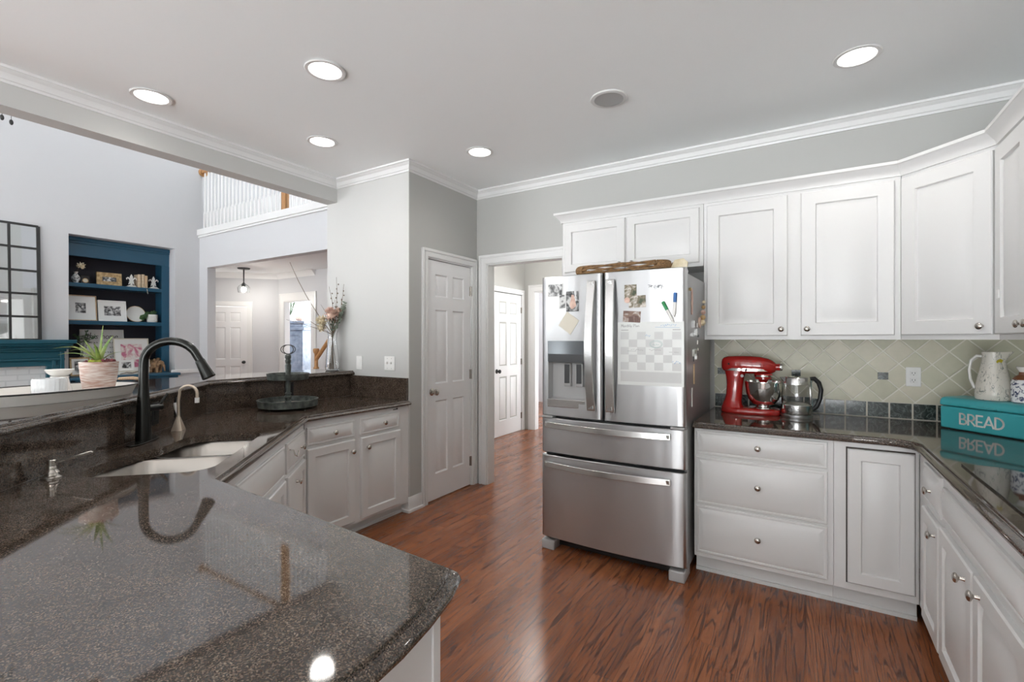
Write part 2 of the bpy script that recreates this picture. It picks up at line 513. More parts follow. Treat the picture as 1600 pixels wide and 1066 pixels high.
def strokes(mb, lines, w, t=.0008, mx=None):
    """thin raised pen strokes in the x-z plane, facing -y"""
    for ln in lines:
        for (x0, z0), (x1, z1) in zip(ln, ln[1:]):
            L = hypot(x1 - x0, z1 - z0)
            if L < 1e-6: continue
            tx, tz = (x1 - x0) / L, (z1 - z0) / L
            nx, nz = -tz * w / 2, tx * w / 2
            ex, ez = tx * w * .35, tz * w * .35
            q = [(x0 - ex + nx, z0 - ez + nz), (x1 + ex + nx, z1 + ez + nz), (x1 + ex - nx, z1 + ez - nz), (x0 - ex - nx, z0 - ez - nz)]
            mb.add([(x, -t, z) for x, z in q] + [(x, 0, z) for x, z in q],
                   [(0, 1, 2, 3), (7, 6, 5, 4), (0, 4, 5, 1), (1, 5, 6, 2), (2, 6, 7, 3), (3, 7, 4, 0)], mx)
    return mb
def bez(p0, p1, p2, n=6): return [tuple((1 - t) ** 2 * a + 2 * t * (1 - t) * b + t * t * c for a, b, c in zip(p0, p1, p2)) for t in [k / n for k in range(n + 1)]]
def halfr(x, z0, z1, wd, n=10):
    """right-hand bowl of a letter from (x,z1) round to (x,z0)"""
    r = (z1 - z0) / 2
    return [(x, z1)] + [(x + max(wd - r, 0) + min(r, wd) * sin(pi * k / n), z0 + r + r * cos(pi * k / n)) for k in range(n + 1)] + [(x, z0)]
GLY = {
    'B': (.56, [[(0, 0), (0, 1)], halfr(0, .47, 1, .42), halfr(0, 0, .47, .52)]),
    'R': (.56, [[(0, 0), (0, 1)], halfr(0, .42, 1, .48), [(.2, .42), (.54, 0)]]),
    'E': (.46, [[(.46, 0), (0, 0), (0, 1), (.46, 1)], [(0, .42), (.40, .42)]]),
    'A': (.72, [[(0, 0), (.36, 1), (.72, 0)], [(.12, .27), (.6, .27)]]),
    'D': (.62, [halfr(0, 0, 1, .62) + [(0, 1)]]),
    'M': (.70, [[(0, 0), (.08, 1), (.35, .25), (.62, 1), (.7, 0)]]),
    'P': (.5, [[(0, 0), (0, 1)], halfr(0, .45, 1, .45)]),
    'o': (.44, [[(.2 + .2 * cos(k * pi / 5), .25 + .25 * sin(k * pi / 5)) for k in range(11)]]),
    'n': (.40, [[(0, 0), (0, .5)], [(0, .34)] + bez((.05, .48), (.4, .62), (.36, 0))]),
    't': (.26, [[(.12, .8), (.12, .1), (.26, 0)], [(0, .52), (.26, .52)]]),
    'h': (.42, [[(0, 0), (0, 1)], [(0, .34)] + bez((.05, .48), (.4, .62), (.36, 0))]),
    'l': (.12, [[(.04, 0), (.04, 1)]]),
    'y': (.42, [[(0, .5), (.18, .05)], [(.38, .5), (.1, -.25)]]),
    'a': (.44, [[(.18 + .18 * cos(k * pi / 5), .22 + .22 * sin(k * pi / 5)) for k in range(11)], [(.37, .46), (.37, 0)]]),
    'i': (.12, [[(.04, 0), (.04, .5)], [(.04, .68), (.04, .74)]]),
    's': (.34, [bez((.3, .46), (-.12, .5), (.15, .25)) + bez((.15, .25), (.46, .02), (0, .02))]),
    'm': (.62, [[(0, 0), (0, .5)], [(0, .36)] + bez((.04, .5), (.3, .6), (.28, 0)), [(.28, .36)] + bez((.32, .5), (.6, .6), (.58, 0))]),
    'e': (.42, [[(.02, .26), (.38, .26)] + [(.2 + .19 * cos(a), .25 + .24 * sin(a)) for a in [k * pi / 6 for k in range(0, 11)]]]),
    ' ': (.3, []),
}
def write(mb, text, x, z, h, w, gap=.16, mx=None, slant=0.0):
    for ch in text:
        wd, ls = GLY[ch]
        strokes(mb, [[(x + (px + pz * slant) * h, z + pz * h) for px, pz in l] for l in ls], w, mx=mx)
        x += (wd + gap) * h
    return x
def textw(text, h, gap=.16): return sum((GLY[c][0] + gap) * h for c in text) - gap * h

# ------------------------------------------------------------------ room shell
def wallbox(name, m, *boxes, **kw):
    mb = MB()
    for b in boxes: mb.box(*b)
    return struct(name, mb, m, smooth=0, **kw)

struct('floor', MB().box(-12.5, 1.2, -3.5, 9.5, -.06, 0), 'floor', smooth=0)
struct('ceiling', MB().box(-3.60, 1.2, -3.5, 3.83, CEIL, CEIL + .12), 'ceiling', smooth=0)
# back wall with the cased doorway
DX0, DX1, DH = -2.572, -1.78, 2.086
wallbox('wall_back', 'wall', (XP, DX0, YB, YB + .11, 0, CEIL), (DX0, DX1, YB, YB + .11, DH, CEIL), (DX1, 1.2, YB, YB + .11, 0, CEIL))
wallbox('wall_right', 'wall', (XR, XR + .12, -3.5, YB, 0, CEIL))
# pantry: its closet door wall and the stub with the switches
PD0, PD1, PDH = 3.015, 3.64, 2.062
wallbox('wall_pantry', 'wall', (XP - .11, XP, YS + .012, PD0, 0, CEIL), (XP - .11, XP, PD0, PD1, PDH, CEIL), (XP - .11, XP, PD1, YB + .11, 0, CEIL))
wallbox('wall_stub', 'litwall', (-3.69, XP, YS, YS + .012, 0, CEIL), (-3.69, XP - .11, YS + .012, YS + .11, 0, CEIL))
wallbox('wall_beam', 'litwall', (-3.69, -3.555, -3.5, YS, 2.592, CEIL + 2.7))
wallbox('wall_upper_stub', 'livwall', (-3.69, -3.555, YS, 3.8, CEIL, CEIL + 2.7))
# hall behind the pantry
wallbox('wall_hall_side', 'wall', (-3.80, -3.69, YS + .11, 6.36, 0, CEIL))
wallbox('wall_hall_end', 'wall', (-3.69, -3.52, 6.36, 6.47, 0, CEIL), (-3.52, -2.70, 6.36, 6.47, 2.10, CEIL), (-2.70, -1.5, 6.36, 6.47, 0, CEIL))
wallbox('wall_hall_inner', 'wall', (-1.62, -1.5, YB + .11, 6.36, 0, CEIL))
wallbox('ceiling_hall', 'ceiling', (-3.8, -1.5, YB + .11, 9.5, CEIL, CEIL + .12))
wallbox('wall_far_room', 'livwall', (-5.6, -1.0, 9.3, 9.42, 0, CEIL))
# living room and foyer
wallbox('wall_fireplace', 'livwall', (-8.9, -8.1, -3.5, 2.24, 0, 5.6), (-8.9, -8.1, 3.46, 3.92, 0, 5.6), (-8.9, -8.1, 2.24, 3.46, 2.745, 5.6), (-8.9, -8.62, 2.24, 3.46, 0, 2.745))
HDR = 2.485
wallbox('wall_balcony', 'livwall', (-8.1, -7.86, 3.8, 3.92, 0, 2.995), (-7.86, -3.8, 3.8, 3.92, HDR, 2.995))
wallbox('ceiling_living', 'ceiling', (-8.6, -3.555, -3.5, 7.0, 5.48, 5.6))
wallbox('ceiling_foyer', 'ceiling', (-12.5, -3.8, 3.92, 9.5, 2.716, 2.90))
wallbox('wall_upstairs', 'livwall', (-8.6, -3.6, 5.6, 5.7, 2.9, 5.48))
wallbox('wall_upstairs_side', 'livwall', (-8.6, -8.5, 3.92, 5.6, 2.9, 5.48))
# foyer: angled wall with a door, then the wall with the cased opening to the dining room
c45 = RZ(45)
def foyer_pt(s_, n_): return T(-9.19, 5.81) @ c45 @ T(s_, n_)   # s along the angled wall, n behind it
FD0, FD1 = -1.30, -.58
mb = MB()
for b in ((-1.9, FD0, 0, .1, 0, 2.716), (FD1, 0, 0, .1, 0, 2.716), (FD0, FD1, 0, .1, 2.05, 2.716)): mb.box(*b, mx=foyer_pt(0, 0))
struct('wall_foyer_angle', mb, 'livwall', smooth=0)
wallbox('wall_foyer_left', 'livwall', (-11.6, -10.53, 4.37, 4.47, 0, 2.716))
wallbox('wall_foyer_back', 'livwall', (-9.19, -8.98, 5.80, 5.92, 0, 2.716), (-8.98, -8.12, 5.80, 5.92, 2.14, 2.716), (-8.12, -3.80, 5.80, 5.92, 0, 2.716))
wallbox('wall_foyer_side', 'livwall', (-12.5, -8.6, 3.80, 3.92, 0, 2.9))
wallbox('wall_dining_side', 'livwall', (-7.0, -6.9, 5.92, 9.42, 0, 2.9), (-12.5, -12.4, 3.92, 6.2, 0, 2.9), (-12.5, -12.4, 6.2, 9.0, 0, .5), (-12.5, -12.4, 6.2, 9.0, 2.45, 2.9), (-12.5, -12.4, 9.0, 9.42, 0, 2.9))
wallbox('wall_dining', 'livwall', (-12.3, -7.0, 9.3, 9.42, 0, .5), (-12.3, -12.0, 9.3, 9.42, .5, 2.716), (-7.6, -7.0, 9.3, 9.42, .5, 2.716), (-12.0, -7.6, 9.3, 9.42, 2.45, 2.716))
# rear of the rooms, behind the camera: walls with tall windows
def window_wall(name, x0, x1, wins, top, m):
    xs = x0; bx = []
    for a, b, z0, z1 in wins:
        bx += [(xs, a, -3.5, -3.38, 0, top), (a, b, -3.5, -3.38, 0, z0), (a, b, -3.5, -3.38, z1, top)]; xs = b
    bx.append((xs, x1, -3.5, -3.38, 0, top))
    wallbox(name, m, *bx)
KW = [(-3.25, -2.85, .10, 2.65), (-2.30, -1.95, .10, 2.65), (-1.55, -.35, .10, 2.65), (-.25, 1.0, .10, 2.65)]
LW = [(-8.1, -6.95, .3, 2.7), (-6.75, -5.2, .3, 4.6), (-4.6, -4.25, .3, 4.6)]
window_wall('wall_rear_kitchen', -3.69, 1.2, KW, CEIL, 'wall')
window_wall('wall_rear_living', -8.6, -3.69, LW, 5.48, 'livwall')
k = 1
for a, b, z0, z1 in KW + LW:
    w = MB()
    for x in (a, (a + b) / 2 - .02, b - .04): w.box(x, x + .04, -3.46, -3.40, z0, z1)
    for z in (z0, (z0 + z1) / 2 - .02, z1 - .04): w.box(a, b, -3.46, -3.40, z, z + .04)
    struct('window_%d' % k, w, 'trim', smooth=0); k += 1

# crown moulding
def crown(name, path, z, h=.075, p=.06, m='trim'):
    prof = [(0, z), (0, z - h), (-.008, z - h), (-.012, z - h + .012), (-.020, z - h + .016), (-.026, z - h + .030), (-p * .55, z - h * .42), (-p * .82, z - .022), (-p * .9, z - .016), (-p, z - .014), (-p, z)]
    return struct(name, sweep(path, [(-d, zz) for d, zz in prof][::1], False), m, smooth=30)
# paths run so that the room is on their left-hand side
crown('trim_1', [(XR, -3.3), (XR, YB), (XP, YB), (XP, YS), (-3.555, YS), (-3.555, -3.3)], CEIL)
crown('trim_2', [(-8.0, 5.80), (-9.19, 5.80), (-10.53, 4.46)][::1], 2.716, .11, .09)

def casing(name, parts, mx):
    mb = MB()
    for x0, x1, z0, z1, vert in parts:
        mb.box(x0, x1, -.012, 0, z0, z1, mx)
        if vert: 
            mb.box(x0 + .012, x1 - .012, -.019, -.012, z0, z1 - .0, mx)
        else: mb.box(x0, x1, -.019, -.012, z0 + .012, z1 - .012, mx)
    return struct(name, mb, 'trim', smooth=0, bevel=.003)
def door_casing(name, w, h, cw, mx, jamb=.11):
    """opening from x=0..w, height h, facing -y; jamb goes back +y"""
    mb = MB()
    mb.box(-cw, 0, -.012, 0, 0, h + cw, mx); mb.box(w, w + cw, -.012, 0, 0, h + cw, mx); mb.box(0, w, -.012, 0, h, h + cw, mx)
    e = .022
    mb.box(-cw, -cw + e, -.020, -.012, 0, h + cw, mx); mb.box(w + cw - e, w + cw, -.020, -.012, 0, h + cw, mx); mb.box(-cw + e, w + cw - e, -.020, -.012, h + cw - e, h + cw, mx)
    mb.box(-cw * .55, -.008, -.016, -.012, 0, h + .008, mx); mb.box(w + .008, w + cw * .55, -.016, -.012, 0, h + .008, mx); mb.box(-cw * .55, w + cw * .55, -.016, -.012, h + .008, h + cw * .55, mx)
    mb.box(-.002, .010, 0, jamb, 0, h, mx); mb.box(w - .010, w + .002, 0, jamb, 0, h, mx); mb.box(0, w, 0, jamb, h - .010, h + .002, mx)
    return struct(name, mb, 'trim', smooth=0, bevel=.002)
BACK = T(0, 0, 0)
door_casing('trim_3', DX1 - DX0, DH, .083, T(DX0, YB, 0))
door_casing('trim_4', PD1 - PD0, PDH, .07, T(XP, PD0, 0) @ RZ(90))
HD0, HD1, HDH = 5.50, 6.25, 2.05
door_casing('trim_5', HD1 - HD0, HDH, .07, T(-3.69, HD0, 0) @ RZ(90), .02)
door_casing('trim_6', .82, 2.10, .10, T(-3.52, 6.36, 0))
door_casing('trim_7', FD1 - FD0, 2.05, .09, foyer_pt(FD0, 0))
door_casing('trim_8', .86, 2.14, .16, T(-8.98, 5.80, 0))
# balcony edge board
struct('trim_9', MB().box(-8.1, -3.70, 3.76, 3.94, 2.995, 3.09).box(-8.1, -3.70, 3.775, 3.8, 2.965, 2.995), 'trim', smooth=0, bevel=.006)
def skirting(name, path, h=.11):
    prof = [(0, 0), (.022, 0), (.022, .018), (.014, .026), (.014, h - .02), (.008, h), (0, h)]
    return struct(name, sweep(path, prof), 'trim', smooth=30)
skirting('baseboard_pantry', [(XP, PD0 - .072), (XP, YS), (XP - .075, YS)], .12)
skirting('baseboard_fireplace', [(-8.1, 3.8), (-8.1, 3.40)], .14)
struct('trim_10', MB().box(-8.1, -8.075, 3.40, 3.80, .86, .92), 'trim', smooth=0, bevel=.006)

# six-panel doors
def panel_door(name, w, h, mx_loc, rz, knob_left, hinge_left, knob_m='nickel', hinges=True, m='door', knob_z=.92):
    r = sroot(name, mx_loc, rz)
    mb = MB(); t = .035
    a = .105 * w / .62; c = .075 * w / .62
    xs = [0, a, w / 2 - c / 2, w / 2 + c / 2, w - a, w]
    zs = [0, .20, .20 + .62, .20 + .62 + .15, h - .12 - .20 - .10, h - .12 - .20, h - .12, h]
    zs = [0, .215, .84, .985, 1.62, 1.73, 1.935 * h / 2.05, h]
    for i in range(5):
        for j in range(7):
            x0, x1, z0, z1 = xs[i], xs[i + 1], zs[j], zs[j + 1]
            if i in (1, 3) and j in (1, 3, 5):
                st = [(0, 0), (.010, .009), (.016, .009), (.036, .002)]
                vs, fs = [], []
                for q, (d, y) in enumerate(st):
                    vs += [(x0 + d, y, z0 + d), (x1 - d, y, z0 + d), (x1 - d, y, z1 - d), (x0 + d, y, z1 - d)]
                    if q:
                        for kk in range(4): fs.append(((q - 1) * 4 + kk, (q - 1) * 4 + (kk + 1) % 4, q * 4 + (kk + 1) % 4, q * 4 + kk))
                fs.append((12, 13, 14, 15)); mb.add(vs, fs)
            else: mb.add([(x0, 0, z0), (x1, 0, z0), (x1, 0, z1), (x0, 0, z1)], [(0, 1, 2, 3)])
    mb.add([(0, 0, 0), (w, 0, 0), (w, 0, h), (0, 0, h), (0, t, 0), (w, t, 0), (w, t, h), (0, t, h)], [(4, 5, 6, 7), (0, 1, 5, 4), (1, 2, 6, 5), (2, 3, 7, 6), (3, 0, 4, 7)])
    mb.build('door_panel', m, r, smooth=25)
    kx = .055 if knob_left else w - .055
    kb = MB().lathe([(0, 0), (.032, 0), (.032, .004), (.026, .008), (.012, .012), (.011, .032), (.022, .036), (.028, .048), (.026, .060), (.014, .067), (0, .068)], 20, T(kx, 0, knob_z) @ RX(90))
    kb.build('door_knob', knob_m, r)
    if hinges:
        hx = 0 if hinge_left else w
        for z in (.22, h / 2 + .02, h - .22):
            MB().cyl(.007, z - .045, z + .045, 10, T(hx + (-.004 if hinge_left else .004), -.006, 0)).box(hx - .016, hx + .016, -.0015, .001, z - .044, z + .044).build('hinge', 'nickel', r)
    return r
panel_door('door_1', PD1 - PD0 - .026, PDH - .025, (XP - .008, PD0 + .013, .010), 90, True, False)
panel_door('door_2', HD1 - HD0 - .024, HDH - .02, (-3.692 + .008, HD0 + .012, .008), 90, True, False, 'iron')
p = foyer_pt(FD0 + .011, .004)
panel_door('door_3', FD1 - FD0 - .022, 2.037, tuple(p.translation), 45, False, True, 'iron')

# ------------------------------------------------------------------ cabinets
KNOB = [(0, 0), (.008, 0), (.0065, .004), (.005, .012), (.010, .017), (.0155, .020), (.0165, .024), (.014, .028), (.007, .031), (0, .0315)]
def knob(parent, x, z, y=0):
    return MB().lathe(KNOB, 16, T(x, y, z) @ RX(90)).build('knob', 'nickel', parent)
def cdoor(parent, x0, x1, z0, z1, kn=None, fw=.055, t=.020, name='door', proud=True):
    st = [(0, 0), (0, -t + .005), (.005, -t), (fw, -t), (fw + .005, -t + .012), (fw + .010, -t + .012), (fw + .042, -t + .001)]
    d = MB().rects(x0, x1, z0, z1, st).build(name, 'cab', parent, smooth=25)
    if kn: knob(d, kn[0], kn[1], -t)
    return d
def cdrawer(parent, x0, x1, z0, z1, kn=None, t=.020, name='drawer'):
    st = [(0, 0), (0, -.010), (.004, -.013), (.013, -.013), (.0155, -.0095), (.044, -t - .002)]
    d = MB().rects(x0, x1, z0, z1, st).build(name, 'cab', parent, smooth=25)
    if kn: knob(d, kn[0], kn[1], -t)
    return d
def carcass(parent, w, d, z0, z1, toe=None, ledge=0):
    b = MB().box(0, w, 0, d, z0, z1).build('carcass', 'cab', parent, smooth=0, bevel=.0015)
    if toe is not None:
        MB().box(0.0, w, toe, toe + .018, 0, z0).box(0, w, toe - .012, toe, 0, .02).build('toe_kick', 'cab', parent, smooth=0)
    return b

TOP = CT - .036
# back wall, beside the fridge
FY = 2.96
c = thing('base_cabinet', 'white three-drawer base cabinet beside the steel refrigerator', 'cabinet', (-.562, FY, 0))
carcass(c, .680, YB - FY - .003, .105, TOP, .065)
cdrawer(c, .012, .655, .705, .842, (.335, .775))
cdrawer(c, .012, .655, .418, .690, (.335, .560))
cdrawer(c, .012, .655, .132, .405, (.335, .275))
c = thing('base_cabinet', 'white corner base cabinet with one plain full-height door and no knob', 'cabinet', (.119, FY, 0))
carcass(c, .340, YB - FY - .003, .105, TOP, .065)
MB().box(.052, .326, -.001, .004, .140, .829).build('door_gap_shade', 'cabin', c, smooth=0)  # dark slab round the door, its brown standing in for the gap's shade
cdoor(c, .058, .322, .146, .822)
# right wall run (cooktop side)
FX = .46
c = thing('base_cabinet', 'narrow white base cabinet with one drawer over one door, in the corner by the cooktop', 'cabinet', (FX, FY - .003, 0), -90)
carcass(c, .478, .605, .105, TOP, .065)
cdrawer(c, .16, .465, .66, .825, (.36, .742))
cdoor(c, .16, .470, .13, .628, (.425, .580))
c = thing('base_cabinet', 'wide white base cabinet with two doors under the black cooktop', 'cabinet', (FX, 2.478, 0), -90)
carcass(c, .90, .605, .105, TOP, .065)
cdrawer(c, .03, .87, .672, .80)
cdoor(c, .012, .442, .13, .64, (.372, .588))
cdoor(c, .458, .888, .13, .64, (.530, .600))
c = thing('base_cabinet', 'white base cabinet with a drawer past the cooktop cabinet', 'cabinet', (FX, 1.576, 0), -90)
carcass(c, .60, .605, .105, TOP, .065)
cdrawer(c, .015, .585, .67, .825, (.3, .75)); cdoor(c, .015, .585, .13, .64, (.07, .56))

# left run under the stub wall
LX = -2.69
c = thing('base_cabinet', 'white base cabinet with two drawers and two doors against the pantry stub wall', 'cabinet', (LX, 1.872, 0), 90)
carcass(c, YS - 1.872 - .003, .645, .082, TOP, .065)
cdrawer(c, .012, .384, .698, .815, (.208, .757))
cdrawer(c, .434, .812, .698, .815, (.648, .757))
cdoor(c, .012, .384, .105, .678, (.354, .600))
cdoor(c, .440, .824, .105, .678, (.490, .605))
MB().box(.790, .806, -.002, .004, .838, .846).box(.758, .80, -.006, 0, .834, .839).build('latch', 'black', c, smooth=0)
# diagonal sink cabinet
c = thing('sink_cabinet', 'white diagonal sink cabinet with a false drawer panel and three doors', 'cabinet', (-1.837, .963, 0), 133.26)
carcass(c, 1.238, .018, .082, TOP, .065)
cdrawer(c, .790, 1.215, .648, .812, (1.065, .735))
cdoor(c, .790, 1.215, .105, .630, (.965, .560), fw=.05)
cdrawer(c, .05, .745, .648, .812, name='false_drawer_front')
cdoor(c, .05, .39, .105, .630); cdoor(c, .405, .745, .105, .630)
MB().tube([(.815, -.018, .775), (.815, -.040, .773), (.815, -.046, .745), (.845, -.052, .732), (.88, -.05, .755)], .0035, 8).build('towel_hook', 'nickel', c)
# peninsula
c = thing('base_cabinet', 'white peninsula base cabinet with a plain end panel under the rounded granite end', 'cabinet', (-.673, .790, 0), 180)
MB().box(0, .92, 0, .80, .105, TOP).build('carcass', 'cab', c, smooth=0, bevel=.0015)
MB().box(.0, .9, .065, .8, 0, .105).build('toe_kick', 'cab', c, smooth=0)
MB().box(-.006, 0, 0, .022, .0, TOP).build('end_stile', 'cab', c, smooth=0, bevel=.001)
cdoor(c, .03, .43, .13, .84, (.39, .7)); cdoor(c, .46, .86, .13, .84, (.5, .7))

# wall cabinets
UY, UB, UT = 3.40, 1.372, 2.295
c = thing('wall_cabinet', 'short white two-door wall cabinet over the refrigerator', 'cabinet', (-1.628, UY, 0))
carcass(c, 1.041, YB - UY - .003, 1.868, UT)
cdoor(c, .022, .505, 1.893, 2.262, (.470, 1.925), fw=.058)
cdoor(c, .518, 1.016, 1.893, 2.262, (.560, 1.925), fw=.058)
MB().tube([(.395, -.030, 1.89), (.42, -.034, 1.925), (.47, -.034, 1.93)], .003, 6).build('safety_latch', 'ltgrey', c)
c = thing('wall_cabinet', 'tall white two-door wall cabinet above the mixer and kettle', 'cabinet', (-.585, UY, 0))
carcass(c, 1.033, YB - UY - .003, UB, UT)
cdoor(c, .020, .487, 1.397, 2.262, (.452, 1.437), fw=.075)
cdoor(c, .556, 1.004, 1.397, 2.262, (.588, 1.437), fw=.075)
UX = .765
dgl = hypot(UX - .45, UX - .45)
c = thing('wall_cabinet', 'white angled corner wall cabinet with a single door above the bread box', 'cabinet', (.45, UY, 0), -45)
mb = MB().prism([(.4505, UY - .0005), (UX, UY - (UX - .45)), (XR - .002, UY - (UX - .45)), (XR - .002, YB - .002), (.4505, YB - .002)], UB, UT, RZ(45) @ T(-.45, -UY))
mb.build('carcass', 'cab', c, smooth=0, bevel=.0015)
cdoor(c, .010, dgl - .016, 1.397, 2.262, (dgl - .055, 1.437), fw=.075)
c = thing('wall_cabinet', 'white wall cabinet on the cooktop wall, cut off by the edge of the view', 'cabinet', (UX, UY - (UX - .45) - .001, 0), -90)
carcass(c, .80, XR - UX - .003, UB, UT)
cdoor(c, .014, .395, 1.397, 2.262, (.36, 1.437), fw=.075); cdoor(c, .405, .786, 1.397, 2.262, (.44, 1.437), fw=.075)
MB().box(.06, .085, -.026, -.020, 1.56, 1.60).build('child_lock', 'plate', c, smooth=0, bevel=.002)
pth = [(-1.628, YB - .003), (-1.628, UY), (.45, UY), (UX, UY - (UX - .45)), (UX, 2.28)]
prof = [(0, UT - .012), (.012, UT - .012), (.016, UT + .006), (.030, UT + .022), (.046, UT + .040), (.05, UT + .044), (.055, UT + .046), (.055, UT + .062), (0, UT + .062)]
struct('trim_11', sweep(pth[::-1], prof), 'cab', smooth=30)

# ------------------------------------------------------------------ worktops
EDGE = [(.030, CT), (.026, CT - .001), (.0235, CT - .005), (.0225, CT - .0095), (.016, CT - .0105), (.007, CT - .0135), (.002, CT - .018), (0, CT - .023), (.002, CT - .030), (.010, CT - .035), (.014, CT - .036)]
def edge(z, full=True): return [(d, z + (zz - CT)) for d, zz in EDGE]
# sink cut-out in (u, v)
bowl1 = (2.055, 2.365, -1.085, -.690)
bowl2 = (2.405, 2.705, -1.015, -.690)
def blob(pts): return [uv2w(u, v) for u, v in pts]
su0, su1 = 1.965, 2.72
hole = []
hole += [(u, v) for u, v in arc(su1 - .09, -.68 - .09, .09, 0, 90, 6)]
hole += [(u, v) for u, v in arc(su0 + .09, -.68 - .09, .09, 90, 180, 6)]
hole += [(u, v) for u, v in arc(su0 + .11, -1.125 + .11, .11, 180, 270, 8)]
hole += [(2.15, -1.122), (2.23, -1.11), (2.31, -1.085), (2.38, -1.055), (2.44, -1.035), (2.50, -1.024)]
hole += [(u, v) for u, v in arc(su1 - .11, -1.02 + .11, .11, 270, 360, 8)]
holew = blob(hole)
LEFT = [(-2.66, YS - .002), (-3.349, YS - .002), (-3.349, 1.610), (-1.50, -.239), (-.66, -.25), (-.60, -.05), (-.56, .2), (-.542, .40), (-.540, .48), (-.548, .56), (-.565, .645), (-.590, .735), (-.618, .800), (-.632, .812), (-.65, .815), (-1.735, .895), (-2.66, 1.878)]
t = slab(LEFT, edge(CT), [holew], {0, 1, 2}).build('countertop', 'granite', smooth=30, double=False)
tag(t, 'brown speckled granite countertop of the sink side and peninsula', 'countertop')
BACKC = [(-.566, FY - .032), (.34, FY - .032), (.375, FY - .040), (.41, FY - .062), (.428, FY - .10), (.43, 2.72), (.43, .98), (XR - .002, .98), (XR - .002, YB - .012), (-.566, YB - .012)]
t = slab(BACKC, edge(CT), (), {6, 7, 8, 9}).build('countertop', 'granite', smooth=30, double=False)
tag(t, 'brown granite countertop under the red mixer, kettle and bread box', 'countertop')
# granite upstand, knee wall and raised bar
U = [(-3.35, YS - .002), (-3.35, 1.612), (-1.45, -.288)]
t = sweep(U, [(0, CT + .0005), (0, BAR - .037), (-.02, BAR - .037), (-.02, CT + .0005)]).build('backsplash_panel', 'granite', smooth=0)
tag(t, 'tall speckled granite upstand between the sink counter and the raised bar', 'backsplash')
t = MB().box(-3.349, XP - .002, YS - .022, YS - .001, CT + .0005, BAR - .038).build('backsplash_panel', 'granite', smooth=0, bevel=.002)
tag(t, 'short granite upstand on the stub wall under the light switches', 'backsplash')
struct('wall_knee', sweep(U, [(-.021, 0), (-.021, BAR - .037), (-.14, BAR - .037), (-.14, 0)]), 'litwall', smooth=0)
BI = [(-3.322, YS - .002), (-3.322, 1.623), (-1.40, -.299)]
BO = offset(BI, -.50, False)
bar = [BI[0], BO[0], BO[1], BO[2], BI[2], BI[1]]
t = slab(bar, [(d * .8, z) for d, z in edge(BAR)], (), {0}).build('bar_top', 'granite', smooth=30, double=False)
tag(t, 'raised granite breakfast bar top carrying the oval tray and the flower vase', 'bar')

# tile backsplash on the back and right walls, in wall coordinates for its pattern
def tile_panel(mx, x0, x1, z0, z1, u0, name):
    me = bpy.data.meshes.new(name)
    vs = [(x0, 0, z0), (x1, 0, z0), (x1, 0, z1), (x0, 0, z1), (x0, .010, z0), (x1, .010, z0), (x1, .010, z1), (x0, .010, z1)]
    fs = [(0, 1, 2, 3), (0, 4, 5, 1), (1, 5, 6, 2), (2, 6, 7, 3), (3, 7, 4, 0)]
    me.from_pydata([tuple(mx @ Vector(v)) for v in vs], [], fs)
    uvl = me.uv_layers.new(name='UVMap')
    for lp in me.loops:
        x, y, z = vs[lp.vertex_index]
        uvl.data[lp.index].uv = (x + u0, z)
    me.materials.append(M['tile'])
    o = bpy.data.objects.new(name, me); COL.objects.link(o)
    return o
TZ = .990
b1 = tile_panel(T(0, YB - .011, 0), -.566, XR - .001, TZ, UB + .02, 0, 'backsplash_wall'); b1['kind'] = 'structure'
b2 = tile_panel(T(XR - .011, YB - .011, 0) @ RZ(-90), 0, 2.7, TZ, UB + .02, XR, 'backsplash_wall'); b2['kind'] = 'structure'
mb = MB(); gr = MB()
gr.box(-.566, XR - .011, YB - .008, YB - .001, CT, TZ)
x = .433 + .0020
for kx in range(-9, 6):
    a = x + .111 * kx + .0025; b_ = a + .111 - .009
    a = max(a, -.563); b_ = min(b_, XR - .013)
    if b_ - a > .01: mb.box(a, b_, YB - .0115, YB - .004, CT + .005, TZ - .005)
for cx in (-.5185 - .4605, -.5185, -.0585, .402, .862):
    if cx > -.54: mb.box(cx - .026, cx + .026, YB - .0135, YB - .008, 1.1485 - .022, 1.1485 + .022)
for kx in range(24):
    a = YB - .014 - .111 * kx
    if a > 1.2: mb.box(XR - .0115, XR - .004, a - .103, a, CT + .005, TZ - .005)
gr.box(XR - .008, XR - .001, 1.05, YB - .008, CT, TZ)
struct('accent_tile', mb, 'marble', b1, smooth=0, bevel=.0012); struct('grout_band', gr, 'grout', b1, smooth=0)

